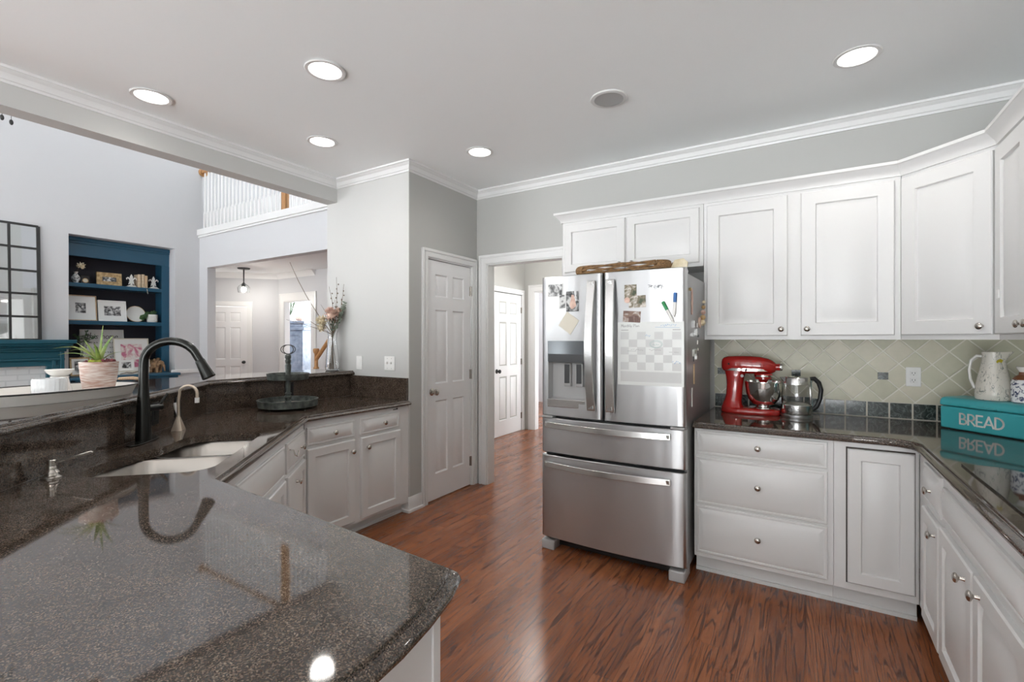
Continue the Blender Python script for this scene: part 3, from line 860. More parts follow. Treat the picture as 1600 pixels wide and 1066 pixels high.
# ------------------------------------------------------------------ refrigerator
fr = thing('refrigerator', 'stainless steel french-door refrigerator covered with magnets, photos and a monthly planner', 'refrigerator', (-1.033, 2.77, 0))
HW = .4575
def yf(x): return .022 * (x / HW) ** 2
def bow(x0, x1, z0, z1, yb, hole=None, rl=True, rr=True):
    """bowed door skin between x0 and x1; hole = (hx0, hx1, hz0, hz1)"""
    e = [0, .003, .008, .016]; xs = set()
    for d in e: xs.add(round(x0 + d, 5)); xs.add(round(x1 - d, 5))
    for k in range(1, 14): xs.add(round(x0 + .016 + (x1 - x0 - .032) * k / 14, 5))
    if hole: xs = {x for x in xs if min(abs(x - hole[0]), abs(x - hole[1])) > .004} | {hole[0], hole[1]}
    xs = sorted(xs); zs = sorted({z0, z0 + .004, z1 - .004, z1} | ({hole[2], hole[3]} if hole else set()))
    def f(x, z):
        y = yf(x)
        for d in (x - x0, x1 - x):
            if d < .016: y += .012 * (1 - d / .016) ** 2
        for d in (z - z0, z1 - z):
            if d < .003: y += .004
        return y
    mb = MB(); n = len(zs)
    vs = [(x, f(x, z), z) for x in xs for z in zs]
    fs = []
    for i in range(len(xs) - 1):
        for j in range(n - 1):
            if hole and hole[0] <= xs[i] < hole[1] and hole[2] <= zs[j] < hole[3]: continue
            fs.append((i * n + j, (i + 1) * n + j, (i + 1) * n + j + 1, i * n + j + 1))
    mb.add(vs, fs)
    m = len(xs)
    for z in (z0, z1): mb.add([(x, f(x, z), z) for x in xs] + [(x1, yb, z), (x0, yb, z)], [tuple(range(m + 2))])
    for x in (x0, x1): mb.add([(x, f(x, z), z) for z in zs] + [(x, yb, z1), (x, yb, z0)], [tuple(range(n + 2))])
    mb.add([(x0, yb, z0), (x1, yb, z0), (x1, yb, z1), (x0, yb, z1)], [(0, 1, 2, 3)])
    return mb
MB().box(-.452, .452, .078, .845, .05, 1.755).build('body', 'steeld', fr, smooth=0, bevel=.004)
MB().box(-.44, .44, .066, .08, .06, 1.75).build('door_gasket', 'black', fr, smooth=0)
SPL = -.025
DHOLE = (-.404, -.143, .967, 1.364)
ld = bow(-HW, SPL - .006, .878, 1.782, .066, DHOLE).build('dispenser_door', 'steel', fr)
rd = bow(SPL + .006, HW, .878, 1.782, .066).build('door', 'steel', fr)
d1 = bow(-HW, HW, .637, .862, .066).build('drawer', 'steel', fr)
d2 = bow(-HW, HW, .082, .618, .066).build('freezer_drawer', 'steel', fr)
def vhandle(x0, x1, parent):
    mb = MB(); zt, zb = 1.735, .935; n = 12
    vs = []; fs = []
    for k in range(n + 1):
        s_ = k / n; z = zb + (zt - zb) * s_
        y = yf((x0 + x1) / 2) - .028 - .034 * sin(pi * s_)
        off = .012 * sin(pi * s_) * (1 if x0 < SPL else -1)
        xa, xb = x0 - off * .6, x1 - off * .6
        vs += [(xa, y, z), (xb, y + .004, z), (xb, y + .014, z), (xa, y + .012, z)]
    for k in range(n):
        a, b = k * 4, k * 4 + 4
        for j in range(4): fs.append((a + j, a + (j + 1) % 4, b + (j + 1) % 4, b + j))
    fs += [(0, 3, 2, 1), tuple(n * 4 + j for j in range(4))]
    mb.add(vs, fs)
    for z in (zb + .02, zt - .02): mb.box(x0 + .008, x1 - .008, yf(x0) - .03, yf(x0) + .004, z - .015, z + .015)
    return mb.build('handle', 'steelv', parent, smooth=40, bevel=.003)
vhandle(-.118, -.066, ld); vhandle(.002, .054, rd)
def hhandle(z0, z1, parent):
    mb = MB(); n = 16; vs = []; fs = []; x0, x1 = -.425, .378
    for k in range(n + 1):
        s_ = k / n; x = x0 + (x1 - x0) * s_; y = yf(x) - .022 - .034 * sin(pi * s_)
        vs += [(x, y, z0), (x, y + .002, z1), (x, y + .014, z1), (x, y + .012, z0)]
    for k in range(n):
        a, b = k * 4, k * 4 + 4
        for j in range(4): fs.append((a + j, a + (j + 1) % 4, b + (j + 1) % 4, b + j))
    fs += [(0, 3, 2, 1), tuple(n * 4 + j for j in range(4))]
    mb.add(vs, fs)
    for x in (x0 + .02, x1 - .02): mb.box(x - .016, x + .016, yf(x) - .024, yf(x) + .004, z0 + .006, z1 - .006)
    return mb.build('handle', 'steelv', parent, smooth=40, bevel=.002)
hhandle(.802, .838, d1); hhandle(.544, .580, d2)
# ice and water dispenser
hx0, hx1, hz0, hz1 = DHOLE
MB().box(hx0 - .004, hx1 + .004, yf(-.27) - .004, .02, hz0 - .03, hz0 + .022).build('drip_ledge', 'steelv', ld, smooth=0, bevel=.003)
mb = MB(); zc = 1.230; yb_ = .062; yq = .012
mb.add([(hx0, yq, hz0), (hx1, yq, hz0), (hx1, yq, zc), (hx0, yq, zc), (hx0 + .01, yb_, hz0 + .03), (hx1 - .01, yb_, hz0 + .03), (hx1 - .01, yb_, zc), (hx0 + .01, yb_, zc)],
       [(4, 5, 6, 7), (0, 1, 5, 4), (0, 4, 7, 3), (1, 2, 6, 5), (3, 7, 6, 2)])
mb.build('dispenser_recess', 'ltgrey', ld, smooth=0)
MB().box(hx0, hx1, .004, .03, zc, hz1).build('control_panel', 'blackglass' if False else M.setdefault('panel', paint('grey mirrored panel', (.16, .175, .185), .12, .6)), ld, smooth=0, bevel=.002)
MB().box(hx0 + .006, hx1 - .006, .001, .01, zc - .004, zc + .05).build('button_strip', 'dkgrey', ld, smooth=0, bevel=.002)
for px in (-.279, -.196):
    pd = MB().box(px - .024, px + .024, .034, .062, 1.072, 1.220).build('dispenser_paddle', 'ltgrey', ld, smooth=0, bevel=.004)
    MB().box(px - .018, px + .018, .030, .035, 1.092, 1.214).build('paddle_pad', 'dkgrey', pd, smooth=0, bevel=.002)
MB().box(-HW + .005, -HW + .085, .012, .075, .862, .876).build('hinge_cover', 'ltgrey', fr, smooth=0, bevel=.003)
MB().box(HW - .085, HW - .005, .012, .075, .862, .876).build('hinge_cover', 'ltgrey', fr, smooth=0, bevel=.003)
MB().box(HW - .07, HW - .012, .05, .16, 1.756, 1.786).build('hinge_cover', 'ltgrey', fr, smooth=0, bevel=.012)
MB().box(-HW + .012, -HW + .07, .05, .16, 1.756, 1.786).build('hinge_cover', 'ltgrey', fr, smooth=0, bevel=.012)
MB().box(-.43, .43, .10, .13, .012, .07).build('toe_grille', 'black', fr, smooth=0)
for x0 in (-HW + .004, HW - .094): MB().box(x0, x0 + .09, .012, .16, 0, .062).build('foot', 'ltgrey', fr, smooth=0, bevel=.008)

FXc, FYc = -1.033, 2.77
def fpos(x, z): return (FXc + x, FYc + yf(x) - .0006, z)
def flat_on_fridge(name, label, cat, x, z, w, h, rot, m, group=None, border=None, t=.0012):
    r_ = math.degrees(math.atan(2 * .022 * x / HW ** 2))
    mb = MB().box(-w / 2, w / 2, -t, 0, -h / 2, h / 2)
    o = mb.build(name, border or m, None, smooth=0)
    o.matrix_world = T(*fpos(x, z)) @ RZ(r_) @ RY(rot)
    tag(o, label, cat, group)
    if border:
        MB().box(-w / 2 + .006, w / 2 - .006, -t - .0006, -t + .0002, -h / 2 + .006, h / 2 - .006).build('print', m, o, smooth=0)
    return o
G = 'photos on the refrigerator'
flat_on_fridge('photo', 'strip of small black and white snapshots high on the dispenser door', 'photo', -.353, 1.692, .115, .088, 1, 'photo_a', G, 'paper')
flat_on_fridge('photo', 'narrow white-edged snapshot between the strip and the dancing girl photo', 'photo', -.300, 1.618, .052, .095, -2, 'photo_b', G, 'paper')
flat_on_fridge('photo', 'grey photo of a child in a pale dress on the dispenser door', 'photo', -.228, 1.615, .088, .128, 0, 'photo_b', G, None)
mb = MB(); mb.ball((0, 0, .030), .011, 10, 1, None); mb.lathe([(0, -.045), (.024, -.044), (.010, .0), (.008, .022), (0, .024)], 12)
kid = MB().add([(.004, -.0022, -.048), (.028, -.0022, -.030), (.018, -.0022, .012), (.010, -.0022, .040), (-.006, -.0022, .042), (-.012, -.0022, .008), (-.020, -.0022, -.020), (-.010, -.0022, -.048)], [(0, 1, 2, 3, 4, 5, 6, 7)])
o = [x for x in COL.objects if x.get('label', '').startswith('grey photo of a child')][0]
kid.build('print', 'petalp', o, smooth=0)
flat_on_fridge('paper_note', 'blank cream note card hung tilted above the water dispenser', 'note', -.255, 1.478, .105, .108, 35, 'cream')
flat_on_fridge('photo', 'dark tree photo near the top of the plain fridge door', 'photo', .147, 1.645, .072, .105, 0, 'photo_c', G, None)
flat_on_fridge('photo', 'garden photo overlapping the tree photo on the plain fridge door', 'photo', .187, 1.596, .100, .070, -2, 'photo_c', G, None, .002)
flat_on_fridge('photo', 'reddish photo just above the monthly planner', 'photo', .155, 1.508, .104, .066, 4, 'photo_d', G, None)
o = MB().lathe([(0, 0), (.017, 0), (.017, .003), (0, .004)], 18, RX(90)).build('magnet', 'petalp'); o.location = (FXc + .128, FYc + yf(.128) - .0015, 1.606)
tag(o, 'round peach magnet holding the tree photo', 'magnet', 'magnets on the refrigerator')
def marker(label, x, z, rot, m, L=.14):
    r = thing('dry_erase_marker', label, 'marker', (FXc + x, FYc + yf(x) - .0105, z), 0, 'markers on the refrigerator')
    r.rotation_euler = (0, radians(rot), 0)
    MB().lathe([(0, -L / 2), (.004, -L / 2), (.0055, -L / 2 + .012), (.009, -L / 2 + .014), (.009, .015), (0, .015)], 14).build('barrel', 'white', r)
    MB().lathe([(0, .012), (.0098, .012), (.0102, .062), (.008, .066), (0, .066)], 14).build('cap', m, r)
marker('green-capped white marker stuck slanting on the fridge door', .364, 1.530, -27, paint('green marker plastic', (.04, .30, .11), .3))
marker('blue-capped white marker stuck upright on the fridge door', .400, 1.572, 3, paint('blue marker plastic', (.05, .16, .42), .3), .145)
# planner sheet
x0, x1, z0, z1 = .070, .448, 1.105, 1.476
pl = thing('monthly_planner', 'white dry-erase monthly planner sheet with a checkered calendar grid on the fridge door', 'planner', (FXc, FYc, 0))
def sheet(x0, x1, z0, z1, lift, n=10):
    mb = MB(); vs = []; fs = []
    for k in range(n + 1):
        x = x0 + (x1 - x0) * k / n; y = yf(x) - lift
        vs += [(x, y, z0), (x, y, z1), (x, y + .0007, z0), (x, y + .0007, z1)]
    for k in range(n):
        a, b = 4 * k, 4 * k + 4
        fs += [(a, b, b + 1, a + 1), (a + 2, a + 3, b + 3, b + 2), (a, a + 2, b + 2, b), (a + 1, b + 1, b + 3, a + 3)]
    fs += [(0, 1, 3, 2), (4 * n, 4 * n + 2, 4 * n + 3, 4 * n + 1)]
    return mb.add(vs, fs)
sheet(x0, x1, z0, z1, .0012).build('sheet', paint('satin film', (.74, .76, .74), .25), pl)
mb = MB(); gx0, gx1, gz0, gz1 = .088, .434, 1.195, 1.418
for i in range(7):
    for j in range(5):
        if (i + j) % 2 == 0 and not (i, j) == (3, 2):
            a = gx0 + (gx1 - gx0) * i / 7; b = gx0 + (gx1 - gx0) * (i + 1) / 7
            c_ = gz0 + (gz1 - gz0) * j / 5; d_ = gz0 + (gz1 - gz0) * (j + 1) / 5
            v = sheet(a, b, c_, d_, .0018, 2); mb.add(v.v, v.f)
v = sheet(gx0, gx1, 1.125, 1.185, .0018, 8); mb.add(v.v, v.f)
mb.build('grid_square', paint('pale grey print', (.60, .61, .60), .35), pl)
def onsheet(lines, w, m, name):
    mb = MB()
    for ln in lines:
        for (xa, za), (xb, zb) in zip(ln, ln[1:]):
            L = hypot(xb - xa, zb - za)
            if L < 1e-5: continue
            nx, nz = -(zb - za) / L * w / 2, (xb - xa) / L * w / 2
            q = [(xa + nx, za + nz), (xb + nx, zb + nz), (xb - nx, zb - nz), (xa - nx, za - nz)]
            mb.add([(x, yf(x) - .0025, z) for x, z in q] + [(x, yf(x) - .0016, z) for x, z in q], [(0, 1, 2, 3), (7, 6, 5, 4), (0, 4, 5, 1), (1, 5, 6, 2), (2, 6, 7, 3), (3, 7, 4, 0)])
    return mb.build(name, m, pl, smooth=0)
def glyph_lines(text, x, z, h, gap=.16):
    out = []
    for ch in text:
        wd, ls = GLY[ch]
        out += [[(x + a * h, z + b * h) for a, b in l] for l in ls]; x += (wd + gap) * h
    return out
onsheet(glyph_lines('Monthly Plan', .092, 1.447, .017), .0022, 'greyink', 'printed_title')
def scribble(x, z, w, h, n, seed):
    rnd = random.Random(seed); out = []
    for k in range(n):
        xa = x + w * k / n
        out.append([(xa, z + rnd.random() * h), (xa + w / n * .5, z + rnd.random() * h), (xa + w / n * .8, z + rnd.random() * h)])
    return out
onsheet([[(.29, 1.445), (.425, 1.440)]] + scribble(.32, 1.447, .09, .016, 8, 3), .0016, 'blueink', 'handwriting')
onsheet(scribble(.15, 1.308, .075, .009, 6, 5) + scribble(.255, 1.308, .07, .009, 6, 6) + [[(.13, 1.305), (.42, 1.300)]], .0016, 'greyink', 'handwriting')
onsheet([[(.295 + .036 * cos(2 * pi * k / 20), 1.346 + .022 * sin(2 * pi * k / 20)) for k in range(21)], [(.295 + .030 * cos(2 * pi * k / 20), 1.345 + .017 * sin(2 * pi * k / 20)) for k in range(21)]] + scribble(.275, 1.338, .04, .01, 4, 8), .002, paint('green grey ink', (.40, .52, .50), .6), 'handwriting')
onsheet(scribble(.235, 1.385, .03, .02, 3, 11) + scribble(.385, 1.235, .045, .02, 5, 12), .002, 'blueink', 'handwriting')
onsheet(scribble(.255, 1.672, .035, .018, 4, 21) + scribble(.285, 1.662, .05, .028, 7, 22) + [[(.25, 1.69), (.275, 1.686), (.262, 1.68)]], .0022, 'ink', 'handwriting')
onsheet([[(.092, 1.429), (.43, 1.429)]], .004, 'greyink', 'printed_line')

# magnets and trinkets on the fridge's side (it faces +X)
SX = FXc + .4525
def side_thing(name, label, cat, y, z, mb, m, group='magnets on the refrigerator'):
    o = mb.build(name, m); o.location = (SX + .0005, y, z); return tag(o, label, cat, group)
side_thing('magnet', 'pink tag magnet shaped like a long leaf on the side of the fridge', 'magnet', 2.972, 1.592, MB().prism([(-.012, -.07), (.012, -.07), (.026, .02), (.010, .085), (-.010, .06)], 0, .004, RY(90) @ RZ(90)), 'petalp')
t = thing('cork_doll_magnet', 'little wooden doll magnet sticking out from the fridge side', 'magnet', (SX, 3.24, 1.53), 0, 'magnets on the refrigerator')
for k in range(5): MB().ball((.016, .012 * k - .01, -.05 + .034 * k), .019 - .002 * k, 10).build('bead', ['petalc', 'gold', 'petalp', 'gold', 'petalc'][k], t)
MB().lathe([(0, 0), (.034, 0), (.034, .008), (0, .010)], 16, T(0, -.03, -.05) @ RY(90)).build('flower_disc', 'petalp', t)
rnd = random.Random(5)
for k in range(14):
    y = 3.0 + rnd.random() * .18; z = 1.24 + rnd.random() * .24
    w_, h_ = .012 + rnd.random() * .02, .012 + rnd.random() * .03
    side_thing('magnet', 'small silver, white or dark magnet in the jumbled cluster halfway up the fridge side', 'magnet', y, z,
        MB().box(0, .005, -w_ / 2, w_ / 2, -h_ / 2, h_ / 2), ['chrome', 'white', 'dkgrey'][k % 3], 'jumbled little magnets')
side_thing('magnet', 'long tan wooden stick magnet low on the fridge side', 'magnet', 3.03, 1.165, MB().box(0, .006, -.008, .008, -.06, .06), 'rawwood')
side_thing('magnet', 'thin clear white strip magnet below the wooden stick on the fridge side', 'magnet', 2.98, 1.03, MB().box(0, .004, -.009, .009, -.055, .055), 'white')
side_thing('magnet', 'small brass knob magnet near the top of the fridge side', 'magnet', 2.90, 1.665, MB().lathe([(0, 0), (.008, 0), (.011, .012), (0, .016)], 12, RY(90)), 'gold')

# wicker tray lying on the fridge
t = thing('wicker_tray', 'brown woven wicker tray lying on top of the refrigerator', 'tray', (-.97, 2.965, 1.787), 0)
path = [(x * 1.0, y * 1.0) for x, y in rrect(-.295, .275, -.13, .15, .06, 5)]
for s_ in range(5):
    n = 160; pts = []
    L = len(path)
    for k in range(n + 1):
        f = k / n * L; i = int(f) % L; j = (i + 1) % L; q = f - int(f)
        bx, by = path[i][0] * (1 - q) + path[j][0] * q, path[i][1] * (1 - q) + path[j][1] * q
        a = k * .40 + s_ * 2 * pi / 5
        r = 1 + .05 * cos(a)
        pts.append((bx * r, by * r, .030 + .021 * sin(a)))
    MB().tube(pts, .0065, 6).build('border_strand', 'wicker', t)
MB().prism(rrect(-.285, .265, -.12, .14, .06, 5), .0, .012).build('woven_base', 'wicker', t)
o = MB().prism([(-.045, 0), (.05, 0), (.055, .035), (.03, .058), (-.02, .052)], 0, .012, RX(90)).build('folded_cloth', 'petalc'); o.location = (-.640, 2.90, 1.789)
tag(o, 'pale peach folded cloth at the end of the wicker tray on the fridge', 'cloth')

# ------------------------------------------------------------------ things on the back worktop
def loft(rings, cap=True):
    mb = MB(); n = len(rings[0]); vs = [p for r in rings for p in r]; fs = []
    for i in range(len(rings) - 1):
        for k in range(n):
            k2 = (k + 1) % n
            fs.append((i * n + k, i * n + k2, (i + 1) * n + k2, (i + 1) * n + k))
    if cap: fs += [tuple(range(n - 1, -1, -1)), tuple((len(rings) - 1) * n + k for k in range(n))]
    return mb.add(vs, fs)
def sup(rx, ry, p=2.5, n=28):
    out = []
    for k in range(n):
        a = 2 * pi * k / n; c_, s_ = cos(a), sin(a)
        out.append((rx * abs(c_) ** (2 / p) * (1 if c_ >= 0 else -1), ry * abs(s_) ** (2 / p) * (1 if s_ >= 0 else -1)))
    return out
mx_ = thing('stand_mixer', 'glossy red stand mixer with a steel bowl, beside the glass kettle', 'stand mixer', (-.315, 3.52, CT), 0)
foot = [[(x + .0, y, z) for x, y in sup(.178 - d, .102 - d, 3.2)] for d, z in ((.004, 0), (0, .006), (0, .022), (.006, .031), (.02, .036))]
loft(foot).build('base', 'red', mx_)
col = []
for z, cx, rx, ry in ((.030, -.105, .074, .085), (.05, -.108, .062, .072), (.08, -.104, .054, .062), (.12, -.098, .050, .056), (.18, -.094, .050, .054), (.235, -.092, .056, .056), (.27, -.09, .066, .058), (.30, -.085, .07, .05)):
    col.append([(x + cx, y, z) for x, y in sup(rx, ry, 2.6)])
loft(col).build('column', 'red', mx_)
hd = []
for x, zc, ry, rt_, rb in ((-.176, .315, .012, .018, .018), (-.172, .315, .032, .036, .034), (-.160, .315, .048, .050, .046), (-.135, .315, .060, .058, .056), (-.08, .315, .066, .061, .060), (.0, .315, .067, .061, .060), (.06, .313, .064, .058, .056), (.105, .310, .056, .050, .050), (.128, .307, .046, .041, .044), (.142, .305, .034, .031, .034), (.148, .305, .024, .024, .024)):
    ring = []
    for y, z in sup(ry, 1, 2.5):
        ring.append((x, y, zc + z * (rt_ if z > 0 else rb)))
    hd.append(ring)
loft(hd).build('motor_head', 'red', mx_)
MB().cyl(.023, 0, .034, 20, T(.138, 0, .305) @ RY(90)).build('attachment_hub', 'red', mx_)
MB().lathe([(0, 0), (.024, 0), (.025, .004), (.022, .014), (.008, .018), (0, .018)], 20, T(.170, 0, .305) @ RY(90)).build('hub_cover', 'chrome', mx_)
loft([[(x - .02, y, z) for x, y in sup(.148, .0685, 2.6)] for z in (.277, .294)]).build('trim_band', 'chrome', mx_)
MB().lathe([(0, .262), (.052, .262), (.055, .255), (.055, .240), (.050, .236), (.050, .226), (.030, .222), (.022, .205), (0, .205)], 24, T(.075, 0, 0)).build('planetary', 'red', mx_)
MB().lathe([(.0545, .252), (.057, .252), (.057, .242), (.0545, .242)], 24, T(.075, 0, 0)).build('drip_ring', 'chrome', mx_)
MB().cyl(.007, .12, .21, 10, T(.075, 0, 0)).build('beater_shaft', 'chrome', mx_)
prof = [(0, .052), (.040, .052), (.068, .066), (.090, .095), (.102, .135), (.107, .180), (.109, .205), (.112, .207), (.112, .211), (.106, .211), (.104, .18), (.098, .137), (.085, .10), (.060, .074), (0, .062)]
bw = MB().lathe(prof, 36, T(.075, 0, 0)).build('bowl', 'chrome', mx_)
MB().lathe([(0, .034), (.058, .034), (.056, .040), (.042, .046), (.040, .055), (0, .055)], 28, T(.075, 0, 0)).build('bowl_foot', 'chrome', bw)
MB().ball((-.125, -.064, .322), .006, 8).build('head_pin', 'black', mx_)
MB().cyl(.004, 0, .014, 8, T(-.02, -.066, .285) @ RX(90)).ball((-.02, -.083, .285), .008, 10).build('speed_lever', 'black', mx_)
MB().cyl(.010, 0, .014, 10, T(-.045, -.05, .245) @ RX(90)).build('lock_knob', 'ltgrey', mx_)

kt = thing('electric_kettle', 'glass and steel electric kettle with a black D-shaped handle', 'kettle', (-.052, 3.475, CT), 20)
MB().lathe([(0, 0), (.086, 0), (.088, .006), (.088, .016), (.082, .020), (0, .020)], 32).box(.06, .125, -.016, .016, 0, .014).build('power_base', 'steel', kt)
MB().lathe([(0, .022), (.082, .022), (.084, .028), (.084, .076), (.080, .080), (0, .080)], 36).build('heater_body', 'steelv', kt)
MB().lathe([(.079, .080), (.0835, .090), (.083, .15), (.076, .205), (.073, .205), (.080, .15), (.0805, .090), (.076, .083)], 36).build('glass_jug', 'glass', kt)
lidm = MB().lathe([(0, .252), (.062, .252), (.070, .248), (.0745, .240), (.0775, .204), (.0735, .204), (.07, .236), (0, .240)], 36)
lidm.add([(-.070, -.022, .248), (-.070, .022, .248), (-.097, 0, .250), (-.072, -.018, .215), (-.072, .018, .215)], [(0, 2, 1), (0, 3, 2), (1, 2, 4), (2, 3, 4), (0, 1, 4, 3)])
lidm.build('lid_collar', 'steelv', kt)
MB().ball((0, 0, .255), .012, 10, .6).build('lid_knob', 'black', kt)
MB().tube([(.074, 0, .238), (.10, 0, .240), (.125, 0, .215), (.138, 0, .17), (.132, 0, .115), (.115, 0, .07), (.088, 0, .045)], [.012, .014, .014, .013, .013, .013, .012], 12, flat=.9).build('handle', 'black', kt)
MB().tube([(.078, 0, .232), (.080, 0, .15), (.086, 0, .05)], [.007, .007, .007], 8).build('handle_spine', 'steelv', kt)
dl = MB().lathe([(0, 0), (.014, 0), (.014, .004), (0, .005)], 20, RZ(-42) @ T(0, -.0835, .052) @ RX(90)).build('dial', 'steel', kt)
MB().lathe([(.0115, .0042), (.0135, .0042), (.0135, .0056), (.0115, .0056)], 20, RZ(-42) @ T(0, -.0835, .052) @ RX(90)).build('dial_ring', 'dkgrey', dl)

bb = thing('bread_box', 'turquoise enamel bread box lettered BREAD standing in the counter corner', 'bread box', (.623, 3.468, CT), -45)
BLn = .40
def ext(pr, x0, x1):
    mb = MB(); n = len(pr)
    return mb.add([(x0, y, z) for y, z in pr] + [(x1, y, z) for y, z in pr], [tuple(range(n)), tuple(range(2 * n - 1, n - 1, -1))] + [(k, n + k, n + (k + 1) % n, (k + 1) % n) for k in range(n)])
ext([(0, .004), (0, .122), (.178, .122), (.178, .004)], .002, BLn - .002).build('box_body', 'teal', bb, smooth=30, bevel=.008)
lp = [(-.003, .125), (-.003, .140)] + [(.030 - .033 * cos(radians(a)), .140 + .030 * sin(radians(a))) for a in (15, 35, 55, 75)] + [(.035, .1705), (.178, .1725), (.180, .125)]
ld_ = ext(lp, 0, BLn).build('lid', 'teal', bb, smooth=50, bevel=.008)
MB().box(.150, .260, -.016, -.004, .128, .137).build('lid_handle', 'teal', ld_, smooth=0, bevel=.003)
hN = .054
mb = MB(); write(mb, 'BREAD', .098, .037, hN, .0085, .14, mx=T(0, .0003, 0))
mb.build('lettering', 'white', bb, smooth=0)
for x in (.03, BLn - .03): MB().cyl(.008, 0, .005, 10, T(x, .02, 0)).cyl(.008, 0, .005, 10, T(x, .16, 0)).build('foot', 'black', bb)

m, nt, b = mat_new('cream glaze with drawn wildflowers')
co = objco(nt)
mp = nd(nt, 'ShaderNodeMapping', Vector=co, Scale=(1.2, 1.2, .55), Rotation=(0, .5, 0))
n1 = nd(nt, 'ShaderNodeTexNoise', Vector=mp.outputs[0], Scale=26.0, Detail=1.5, Distortion=1.2)
ln_ = mth(nt, 'ABSOLUTE', mth(nt, 'SUBTRACT', mth(nt, 'FRACT', mth(nt, 'MULTIPLY', n1.outputs[0], 5.0)), .5))
n2 = nd(nt, 'ShaderNodeTexNoise', Vector=co, Scale=17.0, Detail=1.0)
gate = mth(nt, 'GREATER_THAN', n2.outputs[0], .47)
line = mth(nt, 'MULTIPLY', mth(nt, 'LESS_THAN', ln_, .055), gate)
nt.links.new(mixc(nt, line, (.70, .67, .60), (.25, .27, .24)), b.inputs['Base Color'])
setp(b, None, .2)
M['pitcher'] = m
pt = thing('pitcher', 'cream ceramic pitcher with line-drawn wildflowers on top of the turquoise bread box', 'pitcher', (.822, 3.402, CT + .1727), -20)
pt.scale = (.78, .78, 1)
n = 36; rings = []
for r, z in [(.086, 0), (.0905, .006), (.092, .03), (.088, .07), (.078, .115), (.066, .16), (.057, .20), (.0545, .225), (.058, .246), (.0545, .2455), (.0515, .225), (.054, .20), (.06, .165), (.08, .08), (.085, .02)]:
    ring = []
    for k in range(n):
        a = 2 * pi * k / n
        sp = max(0, cos(a)) ** 10 * max(0, (z - .205) / .04) 
        ring.append(((r + .040 * sp) * cos(a), r * sin(a) * (1 - .25 * sp), z + .004 * sp))
    rings.append(ring)
loft(rings).build('body', 'pitcher', pt, smooth=50)
MB().tube([(-.050, 0, .222), (-.080, 0, .225), (-.108, 0, .20), (-.118, 0, .15), (-.112, 0, .10), (-.095, 0, .062), (-.084, 0, .055)], [.008, .0085, .0085, .008, .008, .0085, .009], 10, flat=1.4).build('handle', 'white', pt)
MB().prism([(-.012, 0), (.0, -.004), (.014, .004), (.020, .016), (.006, .022), (-.010, .016), (-.016, .008)], 0, .0015, RZ(34) @ T(0, -.0565, .19) @ RX(90)).build('painted_flower', paint('olive yellow glaze', (.42, .36, .03), .25), pt, smooth=0)
bt = thing('patterned_bottle', 'white ceramic bottle with blue leaf pattern beside the pitcher on the bread box', 'bottle', (.909, 3.320, CT + .1727), 0)
MB().lathe([(0, 0), (.042, 0), (.045, .004), (.045, .100), (.040, .112), (0, .112)], 28).build('body', 'bluepat', bt)
MB().lathe([(.040, .112), (.030, .128), (.017, .136), (.015, .150), (0, .150)], 24).build('copper_shoulder', paint('copper brown glaze', (.20, .07, .03), .3), bt)
MB().lathe([(0, .150), (.014, .150), (.024, .168), (.025, .176), (0, .176)], 20).build('stopper', 'white', bt)

# electric cooktop
ck = thing('cooktop', 'black glass electric cooktop set into the counter near the bread box', 'cooktop', (.505, 1.70, CT), 0)
MB().box(0, .53, 0, .765, .0006, .007).build('glass_top', 'blackglass', ck, smooth=0, bevel=.002)
for (x, y, r) in ((.255, .575, .115), (.255, .575, .065), (.40, .19, .105), (.14, .19, .075), (.42, .60, .06)):
    MB().lathe([(r - .0012, .007), (r + .0012, .007), (r + .0012, .0075), (r - .0012, .0075)], 56, T(x, y, 0)).build('burner_ring', 'plate', ck)
for k in range(4): MB().lathe([(0, .007), (.018, .007), (.016, .026), (0, .027)], 18, T(.46, .06 + .06 * k, 0)).build('control_knob', 'black', ck)

# wall plates
def plate(name, label, cat, loc, rz, kind, m='plate', group=None, gangs=1):
    t = thing(name, label, cat, loc, rz, group)
    w = .072 if gangs == 1 else .116
    MB().box(-w / 2, w / 2, -.006, 0, -.058, .058).build('cover_plate', m, t, smooth=0, bevel=.003)
    mb = MB(); sl = MB()
    for g in range(gangs):
        cx = (g - (gangs - 1) / 2) * .046
        if kind == 'outlet':
            for dz in (-.021, .021):
                mb.lathe([(0, -.006), (.0165, -.006), (.0165, -.009), (0, -.009)], 20, T(cx, 0, dz) @ RX(-90) @ Matrix.Scale(1, 4)) if False else mb.box(cx - .0165, cx + .0165, -.009, -.005, dz - .014, dz + .014)
                sl.box(cx - .008, cx - .0055, -.0096, -.0088, dz - .003, dz + .007).box(cx + .0055, cx + .008, -.0096, -.0088, dz - .003, dz + .007).box(cx - .002, cx + .002, -.0096, -.0088, dz - .011, dz - .007)
        elif kind == 'rocker':
            mb.box(cx - .016, cx + .016, -.010, -.005, -.033, .033)
        else:
            mb.box(cx - .005, cx + .005, -.020, -.005, -.004, .014); sl.box(cx - .002, cx + .002, -.0068, -.0055, -.042, -.038).box(cx - .002, cx + .002, -.0068, -.0055, .038, .042)
    mb.build('socket_face' if kind == 'outlet' else 'switch_lever', m, t, smooth=0, bevel=.002)
    if sl.v: sl.build('slot', 'slot', t, smooth=0)
    return t
plate('light_switch', 'single white rocker switch plate on the stub wall just above the bar', 'light switch', (-3.262, YS - .0005, 1.176), 0, 'rocker', group='light switches')
plate('light_switch', 'white double toggle switch plate on the stub wall near its corner', 'light switch', (-2.900, YS - .0005, 1.178), 0, 'toggle', group='light switches', gangs=2)
plate('power_outlet', 'white duplex outlet on the tile wall between the kettle and the pitcher', 'outlet', (.547, YB - .0115, 1.149), 0, 'outlet')
